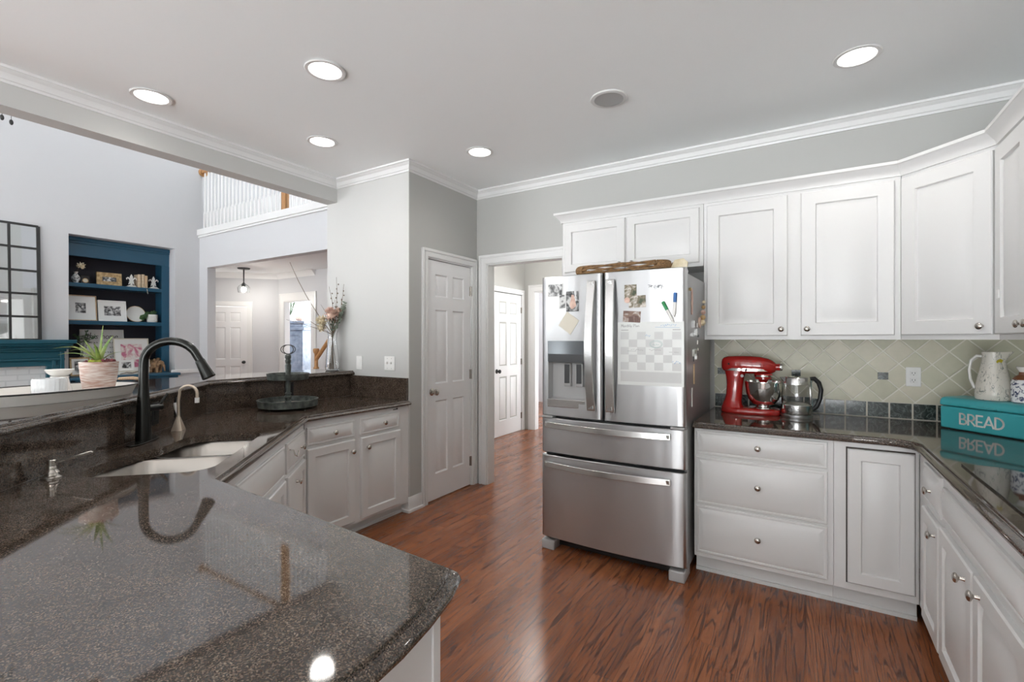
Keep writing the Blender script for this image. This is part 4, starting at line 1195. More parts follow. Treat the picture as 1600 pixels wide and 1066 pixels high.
plate('power_outlet', 'black outlet in the granite upstand behind the tiered tray', 'outlet', (-3.3505, 2.20, .992), 90, 'outlet', 'black', 'black outlets in the upstand')
def diag_pt(u, v): return uv2w(u, v)
q = diag_pt(3.09, -1.2290); plate('power_outlet', 'black outlet in the granite upstand behind the small beige hot-water tap', 'outlet', (q[0], q[1], .990), 135, 'outlet', 'black', 'black outlets in the upstand')
q = diag_pt(2.83, -1.2290); plate('light_switch', 'black switch plate in the granite upstand right behind the bronze faucet', 'light switch', (q[0], q[1], .990), 135, 'rocker', 'black')

# ------------------------------------------------------------------ sink and its fittings
sk = thing('kitchen_sink', 'undermount double-bowl stainless sink in the diagonal counter', 'sink', (0, 0, 0))
def bowl(u0, u1, v0, v1, depth, rb):
    rings = []
    def ring(d, z): return [(*uv2w(u, v), z) for u, v in rrect(u0 + d, u1 - d, v0 + d, v1 - d, max(rb - d * .5, .03), 6)]
    zt = CT - .037
    prof = [(-.012, zt), (0, zt), (.004, zt - .004), (.012, zt - depth + .05), (.022, zt - depth + .018), (.05, zt - depth + .002), (.10, zt - depth)]
    rr = [ring(d, z) for d, z in prof]
    return loft(rr, False).add([p for p in ring(.10, zt - depth)], [tuple(range(28))])
bowl(1.952, 2.365, -1.138, -.665, .20, .12).build('large_bowl', 'sinksteel', sk, smooth=50)
bowl(2.390, 2.735, -1.062, -.665, .17, .10).build('small_bowl', 'sinksteel', sk, smooth=50)
for u, v, d in ((2.16, -.89, .20), (2.567, -.85, .17)):
    q = uv2w(u, v); z = CT - .037 - d
    MB().lathe([(0, z + .001), (.030, z + .001), (.042, z + .004), (.045, z + .0015), (.030, z + .0025), (0, z + .002)][:4], 24, T(q[0], q[1], 0)).build('drain', 'chrome', sk)

fc = thing('faucet', 'tall dark bronze gooseneck pull-down faucet behind the sink', 'faucet', (-2.665, 1.006, CT), 45)    # local +x points at the bowls
MB().prism([(x, y) for x, y in sup(.034, .125, 2.6)], .0005, .007).build('deck_plate', 'bronze', fc, bevel=.002)
MB().lathe([(0, .007), (.0325, .007), (.032, .04), (.029, .12), (.0245, .20), (.0215, .245), (.0215, .252), (0, .252)], 28).build('body', 'bronze', fc)
pts = [(0, 0, .250), (0, 0, .33), (.001, 0, .37)] + [(.115 - .114 * cos(radians(a)), 0, .372 + .103 * sin(radians(a))) for a in range(10, 151, 10)]
e = pts[-1]
pts += [(e[0] + .022, 0, e[2] - .04)]
MB().tube(pts, [.020] * 3 + [.019] * 14 + [.018] * (len(pts) - 17), 18).build('spout', 'bronze', fc)
e = pts[-1]
MB().lathe([(0, 0), (.0195, 0), (.021, .004), (.022, .02), (.029, .085), (.0305, .092), (.027, .096), (0, .096)], 24, T(*e) @ RY(180 - 26)).build('spray_head', 'bronze', fc)
MB().cyl(.016, 0, .085, 18, T(0, 0, .155) @ RZ(60) @ RY(90)).tube([(.035, .0606, .160), (.046, .080, .185), (.058, .10, .215)], [.007, .0065, .006], 10).build('lever', 'bronze', fc)

hw = thing('hot_water_dispenser', 'small beige gooseneck hot-water tap beside the bronze faucet', 'tap', (-2.838, 1.228, CT), 45)
loft([[(x * s_, y * s_, z) for x, y in rrect(-.026, .026, -.026, .026, .003, 2)] for s_, z in ((1, .0005), (1, .004), (.22, .078), (.18, .082))]).build('base', 'beige', hw, smooth=30)
pts = [(0, 0, .078), (0, 0, .16), (.006, 0, .195)] + [(.046 - .042 * cos(radians(a)), 0, .195 + .042 * sin(radians(a))) for a in range(20, 181, 20)] + [(.088, 0, .170)]
MB().tube(pts, .0075, 12).build('spout', 'beige', hw)
MB().cyl(.011, .145, .172, 14, T(.088, 0, 0)).build('nozzle', 'whitem', hw)
MB().tube([(-.004, .006, .075), (-.020, .016, .115), (-.024, .02, .145)], [.004, .006, .007], 10).build('lever', 'whitem', hw)

sp = thing('soap_dispenser', 'brushed nickel soap dispenser by the sink at the edge of the peninsula', 'soap dispenser', (-2.240, .574, CT), 0)
MB().lathe([(0, .0005), (.029, .0005), (.029, .004), (.020, .010), (.018, .018), (.022, .020), (.018, .026), (.0145, .030), (.0145, .038), (.012, .042), (0, .042)], 24).build('collar', 'nickel', sp)
MB().lathe([(0, .042), (.013, .042), (.013, .062), (.011, .064), (0, .064)], 18).build('pump_head', 'nickel', sp)
MB().tube([(0, 0, .053), (.055, .060, .074), (.078, .085, .084), (.081, .088, .081)], [.006, .005, .0045, .004], 10).build('spout', 'nickel', sp)

# ------------------------------------------------------------------ tiered tray on the counter
tt = thing('tiered_tray', 'dark weathered two-tier round tray with ring handles on the counter end', 'tiered tray', (-3.10, 2.03, CT), 0)
tt.scale = (.93, .93, 1)
MB().lathe([(0, .016), (.196, .016), (.205, .018), (.210, .060), (.214, .062), (.214, .066), (.203, .066), (.198, .026), (0, .026)], 48).build('lower_tray', 'traymetal', tt)
MB().lathe([(0, .0262), (.196, .0262), (.196, .028), (0, .028)], 48).build('lower_inlay', 'traywood', tt)
for k in range(3): MB().ball((.14 * cos(2.1 * k + .4), .14 * sin(2.1 * k + .4), .009), .0088, 10).build('foot', 'traymetal', tt)
MB().lathe([(0, .028), (.024, .028), (.024, .05), (.019, .056), (.021, .075), (.026, .080), (.026, .088), (.017, .094), (.024, .106), (.015, .116), (.017, .165), (.020, .205), (0, .205)], 22).build('lower_post', 'traymetal', tt)
MB().lathe([(0, .204), (.138, .204), (.142, .206), (.147, .242), (.150, .246), (.141, .246), (.137, .214), (0, .214)], 44).build('upper_tray', 'traymetal', tt)
MB().lathe([(0, .2142), (.136, .2142), (.136, .216), (0, .216)], 44).build('upper_inlay', 'traywood', tt)
MB().lathe([(0, .216), (.016, .216), (.021, .28), (.022, .30), (.017, .315), (.020, .322), (.022, .335), (.017, .345), (.022, .356), (.021, .372), (.012, .380), (0, .380)], 22).build('upper_post', 'traymetal', tt)
for a in (12, 52):
    MB().tube([(.050 * cos(2 * pi * k / 28) * cos(radians(a)), .050 * cos(2 * pi * k / 28) * sin(radians(a)), .414 + .032 * sin(2 * pi * k / 28)) for k in range(29)], .0028, 8).build('ring_handle', 'iron', tt)

# ------------------------------------------------------------------ oval tray and what stands in it
TC = (-2.905, .72); TA = math.degrees(math.atan2(.954, -.30))
tr = thing('serving_tray', 'long oval white enamel tray with a dark rim on the raised bar', 'tray', (TC[0], TC[1], BAR), TA)
def tring(d, z): return [(x, y, z) for x, y in sup(.375 + d, .245 + d, 2.15, 48)]
loft([tring(-.03, .0005), tring(-.028, .004), tring(-.012, .042), tring(-.008, .046), tring(-.014, .046), tring(-.018, .041), tring(-.034, .010), tring(-.20, .009)], False).add([p for p in tring(-.03, .0005)], [tuple(range(47, -1, -1))]).add([p for p in tring(-.20, .009)], [tuple(range(48))]).build('basin', 'enamel', tr, smooth=50, double=False)
r_ = tring(-.010, .047); MB().tube(r_ + [r_[0], r_[1]], .0035, 8).build('rim', 'iron', tr)
for sgn in (1, -1):
    h = MB().tube([(sgn * .385, -.085, .060), (sgn * .392, 0, .064), (sgn * .385, .085, .060)], [.008, .010, .008], 12).build('handle_grip', 'rawwood', tr)
    for yy in (-.085, .085):
        MB().tube([(sgn * .385, yy, .060), (sgn * .372, yy * 1.12, .052), (sgn * .345, yy * 1.25, .030), (sgn * .338, yy * 1.27, .010)], .003, 8).build('handle_wire', 'nickel', h)
ZT = BAR + .0095
pp = thing('potted_succulent', 'whitewashed terracotta pot of aloe and moss standing in the oval tray', 'potted plant', (-2.905, .915, ZT), 0)
MB().lathe([(0, 0), (.068, 0), (.074, .006), (.089, .075), (.096, .140), (.097, .152), (.090, .152), (.087, .135), (0, .133)], 40).build('pot', 'pot', pp).scale = (.77, .77, 1)
MB().lathe([(0, .146), (.05, .144), (.0868, .138), (.0868, .1355), (0, .1355)], 28).build('soil', 'soil', pp).scale = (.77, .77, 1)
rt2 = Vector((.851, .525, 0)); up_ = Vector((0, 0, 1)); fw2 = Vector((-.525, .851, 0))
def aloe_leaf(base, mid, tip, w, mat='leaf', name='leaf'):
    pts = []; rs = []
    for k in range(9):
        t = k / 8; p = Vector(base) * (1 - t) ** 2 + Vector(mid) * 2 * t * (1 - t) + Vector(tip) * t * t
        pts.append(p); rs.append(max(.0012, w * (1 - t) ** .8 * (1 - .25 * (1 - t) ** 4)))
    side = (pts[3] - pts[0]).cross(Vector((0, 0, 1)))
    if side.length < .02: side = rt2
    MB().tube(pts, rs, 8, flat=.28, up=tuple(side.normalized())).build(name, mat, pp, smooth=60)
bs = rt2 * .002 + up_ * .15
def W3(r, z, f=0): return rt2 * r * 1.25 + fw2 * f * .85 + up_ * (.152 + (z - .139) * 1.02)
for m_, t_, w in ((W3(-.06, .235), W3(-.165, .200, -.02), .015), (W3(-.05, .20, -.04), W3(-.125, .172, -.05), .013), (W3(-.075, .215, .03), W3(-.135, .190, .04), .012), (W3(-.04, .215), W3(-.058, .242), .016),
               (W3(.02, .22), W3(.050, .262, .01), .015), (W3(-.005, .23, .02), W3(.004, .310, .02), .011), (W3(.04, .195, .02), W3(.085, .182, .03), .008), (W3(-.03, .21, -.06), W3(-.045, .215, -.10), .013), (W3(.02, .21, -.05), W3(.03, .225, -.085), .012), (W3(-.06, .21, .0), W3(-.10, .228, .02), .012)):
    aloe_leaf(bs, m_, t_, w)
rnd = random.Random(3)
mb = MB()
for k in range(26): mb.ball(tuple(rt2 * (-.004 + rnd.random() * .055) + fw2 * (-.072 + rnd.random() * .045) + up_ * (.146 + rnd.random() * .008)), .010 + rnd.random() * .006, 7, .7)
mb.build('moss', 'moss', pp).scale = (.77, .77, 1)
mb = MB()
for k in range(60):
    a = rnd.random() * 6.283; r0 = .042 + rnd.random() * .038
    q = rt2 * (r0 * cos(a)) + fw2 * (r0 * sin(a))
    if -.02 < q.dot(rt2) < .055 and q.dot(fw2) < 0: continue
    mb.ball((q.x, q.y, .143 + rnd.random() * .016), .006 + rnd.random() * .004, 6)
sd = mb.build('sedum', 'sedum', pp); sd.scale = (.77, .77, 1); sd['kind'] = 'stuff'

jr = thing('candle_jar', 'white cloudy ribbed glass jar on the oval tray', 'candle jar', (-2.755, .700, ZT), 0)
ring = lambda r, z: [(r * (1 + .012 * cos(24 * 2 * pi * k / 96)) * cos(2 * pi * k / 96), r * (1 + .012 * cos(24 * 2 * pi * k / 96)) * sin(2 * pi * k / 96), z) for k in range(96)]
loft([ring(.064, 0), ring(.070, .006), ring(.071, .084), ring(.067, .092), ring(.063, .092), ring(.063, .012)]).build('jar', paint('milky glass', (.78, .80, .81), .12), jr, smooth=50)
MB().cyl(.0605, .013, .060, 40).build('wax', 'white', jr)
jr.scale = (.80, .80, 1)
ob = thing('oil_burner', 'white ceramic oil burner with a shallow dish on an arched stand, behind the cloudy jar', 'oil burner', (-3.085, .820, ZT), -30)
n = 36; vs = []
mb = MB(); R0 = .046
rings = []
for z, r in ((0, .056), (.012, .053), (.045, .042), (.074, .036), (.082, .040)):
    rings.append([(r * cos(2 * pi * k / n), r * sin(2 * pi * k / n), z) for k in range(n)])
for i in range(4):
    for k in range(n):
        if i < 2 and (k in (26, 27, 28, 29)): continue
        a, b_ = rings[i], rings[i + 1]; k2 = (k + 1) % n
        mb.add([a[k], a[k2], b_[k2], b_[k]], [(0, 1, 2, 3)])
st_ = mb.build('stand', 'white', ob, smooth=50)
sm = st_.modifiers.new('wall', 'SOLIDIFY'); sm.thickness = .005
MB().lathe([(0, .080), (.036, .081), (.058, .097), (.068, .111), (.066, .114), (.055, .102), (.034, .088), (0, .086)], 36).build('dish', 'white', ob)
ob.scale = (.80, .80, 1)

# ------------------------------------------------------------------ vase with dried flowers
VX, VY = -3.510, 2.715
vs_ = thing('glass_vase', 'tall clear glass vase at the wall end of the raised bar', 'vase', (VX, VY, BAR), 0)
MB().lathe([(0, .0005), (.050, .0005), (.056, .004), (.060, .03), (.056, .10), (.044, .20), (.036, .27), (.040, .32), (.047, .345), (.0445, .345), (.0375, .32), (.0335, .27), (.0415, .20), (.053, .10), (.0565, .03), (.052, .010), (0, .010)], 36).build('glass_wall', 'glass', vs_)
bq = thing('dried_bouquet', 'dried pink and cream blooms with bare twigs standing in the glass vase', 'bouquet', (VX, VY, BAR + .012), 0)
rnd = random.Random(12)
def twig(x, z, m='stem', r=.0025, bend=.02, f=0, x0=None, buds=0):
    x0 = rnd.uniform(-.03, .03) if x0 is None else x0
    a = rt2 * x0 + up_ * .0 + fw2 * rnd.uniform(-.02, .02); b_ = rt2 * (-x0 * .25) + up_ * .30; c_ = rt2 * x + up_ * z + fw2 * f
    pts = [a, a.lerp(b_, .5), b_] + [b_.lerp(c_, t) + rt2 * (bend * sin(pi * t)) for t in (.25, .5, .75, 1)]
    mb = MB().tube(pts, [r, r, r, r * .9, r * .8, r * .7, r * .5], 7)
    for k in range(buds):
        p_ = b_.lerp(c_, .25 + .7 * k / max(buds, 1)); mb.ball(tuple(p_ + rt2 * (.006 * (-1) ** k + bend * .8)), .005, 6, 1.5)
    mb.build('twig', m, bq)
# tall bare twigs
twig(-.37, .93, r=.003, bend=-.03); twig(.035, .80, buds=9); twig(-.03, .72, buds=7); twig(.10, .74, buds=8)
twig(-.40, .43, bend=.03); twig(-.33, .52, bend=-.02); twig(.02, .60, buds=5); twig(-.10, .56); twig(.08, .62, buds=5)
for k in range(7): twig(rnd.uniform(-.08, .08), rnd.uniform(.42, .52), bend=0)
def bloom(x, z, f, R, m):
    mb = MB(); c_ = rt2 * x + up_ * z + fw2 * f
    for k in range(75):
        d = Vector((rnd.gauss(0, 1), rnd.gauss(0, 1), rnd.gauss(.2, 1))).normalized()
        p_ = c_ + d * R * .75
        s_ = d.cross(up_) if abs(d.z) < .95 else Vector((1, 0, 0))
        mb.tube([c_ + d * R * .25, p_, c_ + d * R * 1.05 + up_ * R * .1], [R * .06, R * .17, R * .04], 6, flat=.3, up=tuple(s_.normalized()))
    mb.ball(tuple(c_), R * .55, 8)
    mb.build('bloom', m, bq, smooth=60)
bloom(.0, .475, -.04, .058, 'petalp'); bloom(-.075, .415, -.05, .050, 'petalc'); bloom(.045, .49, .01, .044, 'petalp'); bloom(-.095, .36, 0, .042, 'petalc'); bloom(-.03, .44, .06, .04, 'petalc')
for k in range(5):
    mb = MB(); x, z = rnd.uniform(-.05, .12), rnd.uniform(.44, .60)
    if k < 2: x, z = (.115, .585) if k == 0 else (.095, .50)
    c_ = rt2 * x + up_ * z + fw2 * rnd.uniform(-.04, .04); b_ = up_ * .26
    mb.tube([b_, b_.lerp(c_, .5), c_], .0022, 6)
    for q in range(26):
        t = .35 + .65 * q / 26; p_ = b_.lerp(c_, t); d = Vector((rnd.gauss(0, 1), rnd.gauss(0, 1), rnd.gauss(.3, .5))).normalized()
        mb.tube([p_, p_ + d * .012, p_ + d * .024], [.002, .0075, .0015], 6, flat=.3)
    mb.build('foliage_sprig', 'greystem', bq, smooth=60)

# ------------------------------------------------------------------ recessed lamps in the kitchen ceiling
def lamp(label, x, y, z=CEIL, k=1.0, group='recessed kitchen lights'):
    t = thing('recessed_light', label, 'ceiling light', (x, y, z), 0, group)
    MB().lathe([(.076, .012), (.080, 0), (.100, -.002), (.103, -.005), (.098, -.009), (.082, -.009), (.076, 0)][::-1] + [(.076, -.0), ], 40).build('trim_ring', 'trim', t)
    MB().lathe([(0, -.006), (.080, -.005), (.080, -.001), (0, -.001)], 40).build('lens', 'bulb', t)
    L = bpy.data.lights.new('lamp_light', 'SPOT')
    L.energy = LAMP_W * k; L.color = (1.0, .955, .90); L.spot_size = radians(150); L.spot_blend = .8; L.shadow_soft_size = .075
    lo = bpy.data.objects.new('lamp_light', L); COL.objects.link(lo); lo.parent = t; lo.location = (0, 0, -.03)
    return t
lamp('large-looking lit recessed ceiling light between the beam and the fridge, second along from the beam', -2.143, 1.613)
lamp('lit recessed ceiling light just beside the beam crown over the bar', -3.230, 1.258)
lamp('small lit recessed ceiling light over the tiered tray, near the beam', -2.930, 2.181)
lamp('lit recessed ceiling light in front of the pantry door', -2.085, 2.921)
lamp('lit recessed ceiling light in front of the tall wall cabinets', .214, 2.921)
lamp('unseen recessed ceiling light added behind the camera over the peninsula', -2.1, .2)  # this and the next two: unseen lamps added for more even light
lamp('unseen recessed ceiling light added behind the camera over the cooktop aisle', .2, .9)
lamp('unseen recessed ceiling light added behind the camera by the rear windows', -1.0, -1.4)
lamp('unseen recessed ceiling light added in the foyer just past the balcony wall', -6.6, 4.12, 2.716, 3.0, 'added foyer lights')  # both foyer lamps are unseen, added to brighten the foyer
lamp('unseen recessed ceiling light added in the foyer near the angled wall', -7.9, 4.12, 2.716, 3.0, 'added foyer lights')
t = thing('ceiling_speaker', 'unlit grey recessed ceiling can above the refrigerator', 'ceiling fixture', (-.985, 2.677, CEIL), 0)
MB().lathe([(.084, -.009), (.103, -.008), (.106, -.004), (.104, 0), (.080, 0)], 40).build('trim_ring', 'trim', t)
MB().lathe([(0, -.002), (.055, -.003), (.080, -.007), (.085, -.007), (.085, -.0005), (0, -.0005)], 40).build('baffle', 'ltgrey', t)

# ------------------------------------------------------------------ living room: fireplace, mirror, built-in bookcase
FXW = -8.1
f = thing('fireplace', 'teal painted fireplace mantel with white brick around the firebox', 'fireplace', (FXW, 1.05, 0), 90)   # local x -> +Y, -y -> +X
MB().box(-1.20, 1.20, -.27, 0, 1.325, 1.372).build('mantel_shelf', 'bluebuilt', f, smooth=0, bevel=.006)
mb = MB()
for x, y, z0, z1 in ((1.17, .245, 1.298, 1.325), (1.145, .205, 1.275, 1.298), (1.155, .220, 1.255, 1.272), (1.125, .175, 1.225, 1.255), (1.105, .150, 1.145, 1.225), (1.11, .172, 1.115, 1.145), (1.105, .150, 1.05, 1.115)): mb.box(-x, x, -y, 0, z0, z1)
mb.build('frieze', 'bluebuilt', f, smooth=0, bevel=.008)
for sg in (-1, 1):
    mb = MB(); a, b_ = sorted((sg * .945, sg * 1.095)); mb.box(a, b_, -.155, 0, .0, 1.05)
    a, b_ = sorted((sg * 1.065, sg * 1.105)); mb.box(a, b_, -.175, 0, .0, 1.225)
    a, b_ = sorted((sg * .99, sg * 1.03)); mb.box(a, b_, -.166, 0, .0, 1.12)
    mb.build('pilaster', 'bluebuilt', f, smooth=0, bevel=.006)
mb = MB(); mb.box(-.945, .945, -.10, 0, .0, 1.05)
m, nt, b = mat_new('white painted brick courses')
co = objco(nt)
mp = nd(nt, 'ShaderNodeMapping', Vector=co, Rotation=(radians(90), 0, 0))
br = nd(nt, 'ShaderNodeTexBrick', Vector=mp.outputs[0], Scale=1.0, i1=(.66, .70, .71, 1), i2=(.72, .75, .76, 1), i3=(.58, .62, .63, 1))
br.inputs['Brick Width'].default_value = .20; br.inputs['Row Height'].default_value = .068; br.inputs['Mortar Size'].default_value = .008
nt.links.new(br.outputs[0], b.inputs['Base Color']); setp(b, None, .7); bump(nt, b, br.outputs[1], -.6, .004)
mb.build('brick_surround', m, f, smooth=0)
MB().box(-.40, .40, -.104, -.09, .05, .74).build('firebox', 'black', f, smooth=0)

t = thing('window_mirror', 'large black-framed windowpane mirror leaning on the mantel', 'mirror', (FXW + .075, 1.44, 1.3725), 90)
mxm = RX(-2.9)
wM, hM = 1.02, 1.40
MB().box(-wM / 2, wM / 2, 0, .012, 0, hM, mxm).build('mirror_glass', 'mirror', t, smooth=0)
mb = MB()
for x in [-wM / 2 + wM * k / 4 for k in range(5)]: mb.box(x - (.016 if abs(x) > .5 else .011), x + (.016 if abs(x) > .5 else .011), -.014, .002, 0, hM, mxm)
for z in [hM * k / 5 for k in range(6)]: mb.box(-wM / 2, wM / 2, -.013, .002, max(z - .012, 0), z + .012, mxm)
mb.build('muntin_frame', 'iron', t, smooth=0)

BX0, BX1 = 2.243, 3.457
k = thing('bookcase', 'built-in navy blue bookcase with three shelves in the wall niche', 'bookcase', (FXW - .18, 0, 0), 90)
# local x = Y, local y = depth into the wall
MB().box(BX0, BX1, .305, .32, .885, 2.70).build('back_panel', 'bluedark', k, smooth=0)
MB().box(BX0, BX1, 0, .02, 2.488, 2.738).box(BX0, BX1, -.014, 0, 2.66, 2.69).box(BX0, BX1, -.026, 0, 2.69, 2.738).build('frieze', 'blue', k, smooth=0, bevel=.004)
MB().box(BX0, BX0 + .03, 0, .305, .885, 2.70).build('side_panel', 'blue', k, smooth=0)
MB().box(BX1 - .10, BX1, 0, .02, .885, 2.488).box(BX1 - .06, BX1 - .03, .02, .305, .885, 2.70).build('side_panel', 'blue', k, smooth=0)
for z in (2.083, 1.579): MB().box(BX0 + .03, BX1 - .10, .0, .305, z, z + .053).build('shelf', 'blue', k, smooth=0, bevel=.004)
MB().box(BX0 + .005, BX1 - .005, -.03, .30, 0, .845).build('base_cupboard', 'blue', k, smooth=0)
MB().box(BX0 + .002, 3.455, -.17, .30, .848, .885).box(BX0 - .04, 3.46, -.36, -.182, .848, .885).build('ledge', 'blue', k, smooth=0, bevel=.008)
MB().box(BX0 + .02, BX1 - .02, -.33, -.03, 0, .845).build('ledge_cupboard', 'blue', k, smooth=0)
SHX = FXW - .18
def shelf_pt(y, d, z): return (SHX - d, y * (1 + .018 + d * .06), z + .0005)

def framed(name, label, y, d, z, w, h, fm, mat_w, pic, fw=.015, tilt=6, group=None, board='paper', depth=.018, pw=None, ph=None, rz=90):
    t = thing(name, label, 'framed picture', shelf_pt(y, d, z + .001), rz, group)
    mx = RX(-tilt)
    mb = MB()
    mb.box(-w / 2, -w / 2 + fw, 0, depth, 0, h, mx).box(w / 2 - fw, w / 2, 0, depth, 0, h, mx).box(-w / 2 + fw, w / 2 - fw, 0, depth, 0, fw, mx).box(-w / 2 + fw, w / 2 - fw, 0, depth, h - fw, h, mx)
    mb.build('frame', fm, t, smooth=0)
    MB().box(-w / 2 + fw, w / 2 - fw, .006, depth - .002, fw, h - fw, mx).build('mat_board', board, t, smooth=0)
    if pic:
        pw = pw or w - 2 * fw - 2 * mat_w; ph = ph or h - 2 * fw - 2 * mat_w
        MB().box(-pw / 2, pw / 2, .0045, .0062, h / 2 - ph / 2, h / 2 + ph / 2, mx).build('print', pic, t, smooth=0)
    return t
Z1, Z2, Z3 = 2.136, 1.632, .885
t = thing('bud_vase', 'small black and white patterned vase holding one dried flower, top shelf', 'vase', shelf_pt(2.335, .10, Z1), 0)
MB().lathe([(0, 0), (.022, 0), (.030, .02), (.045, .055), (.046, .075), (.030, .105), (.016, .125), (.018, .140), (.026, .152), (.021, .152), (.012, .128), (0, .120)], 24).build('body', picture_mat('black flower glaze', (.72, .72, .70), (.70, .70, .68), (.03, .03, .03), 38, 2.2), t)
t = thing('dried_flower', 'single round pale dried flower head in the patterned vase', 'flower', shelf_pt(2.335, .10, Z1 + .125), 0)
MB().tube([(0, 0, 0), (.01, .02, .06), (.02, .045, .10)], .003, 6).build('stem', 'stem', t)
mb = MB()
for q in range(40):
    d = Vector((random.gauss(0, 1), random.gauss(0, 1), random.gauss(0, 1))).normalized(); c_ = Vector((.02, .05, .115))
    mb.tube([c_, c_ + d * .03, c_ + d * .052], [.004, .008, .002], 5)
mb.ball((.02, .05, .115), .034, 10).build('bloom', 'petalc', t)
t = thing('desk_clock', 'small black boxy clock with a round cream dial, top shelf beside the patterned vase', 'clock', shelf_pt(2.435, .12, Z1), 90)
MB().box(-.045, .045, 0, .05, 0, .105).box(-.052, .052, -.006, .055, .105, .115).build('case', 'black', t, smooth=0, bevel=.003)
MB().lathe([(0, 0), (.030, 0), (.030, .004), (0, .004)], 24, T(0, 0, .045) @ RX(90)).build('dial', 'cream', t)
MB().lathe([(.024, .0042), (.032, .0042), (.032, .007), (.024, .007)], 24, T(0, 0, .045) @ RX(90)).build('bezel', 'gold', t)
framed('framed_photo', 'wide distressed gold wood frame with a tiny photo, middle of the top shelf', 2.70, .13, Z1, .285, .185, 'gold', .02, 'photo_a', .062, 5, board='dkgrey', depth=.03, pw=.135, ph=.065)
def fleur(label, y):
    t = thing('fleur_bookend', label, 'bookend', shelf_pt(y, .11, Z1), 90, 'white scroll bookends')
    mb = MB()
    mb.prism([(-.06, 0), (.06, 0), (.06, .012), (.045, .018), (.035, .030), (-.035, .030), (-.045, .018), (-.06, .012)], -.03, .03, RX(90))
    t2 = mb.build('foot', 'white', t, smooth=0)
    mb = MB()
    mb.tube([(0, 0, .03), (0, 0, .075), (0, 0, .115), (0, 0, .15), (0, 0, .19)], [.016, .012, .018, .022, .003], 10, flat=.55, up=(1, 0, 0))
    for sg in (-1, 1):
        mb.tube([(sg * .008, 0, .075), (sg * .020, 0, .115), (sg * .042, 0, .140), (sg * .058, 0, .128), (sg * .056, 0, .108)], [.008, .010, .011, .009, .006], 10)
        mb.tube([(sg * .008, 0, .075), (sg * .022, 0, .062), (sg * .034, 0, .045)], [.009, .009, .006], 10)
    mb.box(-.028, .028, -.012, .012, .072, .088)
    mb.build('scroll', 'white', t)
fleur('white scroll bookend on the gold-frame side of the tan books', 2.945); fleur('white scroll bookend on the far side of the tan books', 3.215)
for i, (y, w_, h_, lab, mm) in enumerate(((3.035, .042, .195, 'tall tan cloth book against the bookend, top shelf', 'book'), (3.079, .040, .200, 'tallest tan book in the middle of three on the top shelf', 'book'), (3.118, .034, .185, 'tan book with a darker spine, last of three on the top shelf', 'rawwood'))):
    t = thing('book', lab, 'book', shelf_pt(y, .07, Z1), 90, 'books on the top shelf')
    mb = MB()
    mb.prism([(-w_ / 2, 0), (-w_ / 2 + .004, -.006), (0, -.009), (w_ / 2 - .004, -.006), (w_ / 2, 0), (w_ / 2, .13), (w_ / 2 - .004, .13), (w_ / 2 - .004, .004), (-w_ / 2 + .004, .004), (-w_ / 2 + .004, .13), (-w_ / 2, .13)], 0, h_)
    mb.build('cover', mm, t, smooth=0)
    MB().box(-w_ / 2 + .0042, w_ / 2 - .0042, .0045, .126, .004, h_ - .005).build('pages', 'cream', t, smooth=0)
    if i == 1: MB().tube([(.01, -.008, .02), (.012, -.02, -.002), (.02, -.075, -.02), (.03, -.078, -.09)], .003, 5).build('ribbon', 'cream', t)
# middle shelf
framed('framed_photo', 'large white-matted frame with a small couple photo, middle shelf by the niche edge', 2.395, .12, Z2, .345, .350, 'rawwood', .1, 'photo_b', .012, 7, pw=.11, ph=.14)
framed('framed_photo', 'white frame with a wide black and white group photo, middle shelf', 2.735, .10, Z2, .325, .300, 'paper', .07, 'photo_a', .02, 9, pw=.19, ph=.135)
t = thing('round_plate', 'round white plate with a pale gold rim propped on the middle shelf', 'plate', shelf_pt(3.015, .17, Z2), 90)
mxp = RX(-12) @ T(0, 0, .122) @ RX(90)
MB().lathe([(0, 0), (.112, 0), (.119, .008), (.119, .011), (.108, .006), (0, .005)], 44, mxp).build('dish', 'white', t)
MB().lathe([(.115, .006), (.121, .006), (.121, .012), (.115, .012)], 44, mxp).build('rim', 'gold', t)
t = thing('potted_plant', 'white punched planter with dark round leaves at the end of the middle shelf', 'potted plant', shelf_pt(3.195, .09, Z2), 0)
MB().lathe([(0, 0), (.055, 0), (.068, .012), (.070, .095), (.066, .115), (.060, .115), (.058, .10), (0, .10)], 28).build('pot', 'white', t)
mb = MB()
for r in range(4):
    for q in range(26):
        a = 2 * pi * (q + .5 * (r % 2)) / 26
        if cos(a) > -.2: mb.ball((.0695 * cos(a), .0695 * sin(a), .025 + .022 * r), .0042, 6)
mb.build('punched_dot', 'slot', t)
for (dx, dy, dz, w_) in ((.02, -.17, -.05, .045), (.03, -.11, .02, .04), (.03, -.04, .05, .035), (.0, .03, .055, .04), (-.02, .06, .04, .04), (.05, -.13, -.03, .04)):
    p0 = Vector((.0, 0, .10)); p1 = Vector((dx, dy, .10 + dz))
    MB().tube([p0, p0.lerp(p1, .5) + Vector((0, 0, .03)), p1.lerp(p0, .2), p1], [.003, .02, w_, .004], 8, flat=.15, up=(0, .3, 1)).build('leaf', 'leafd', t, smooth=60)
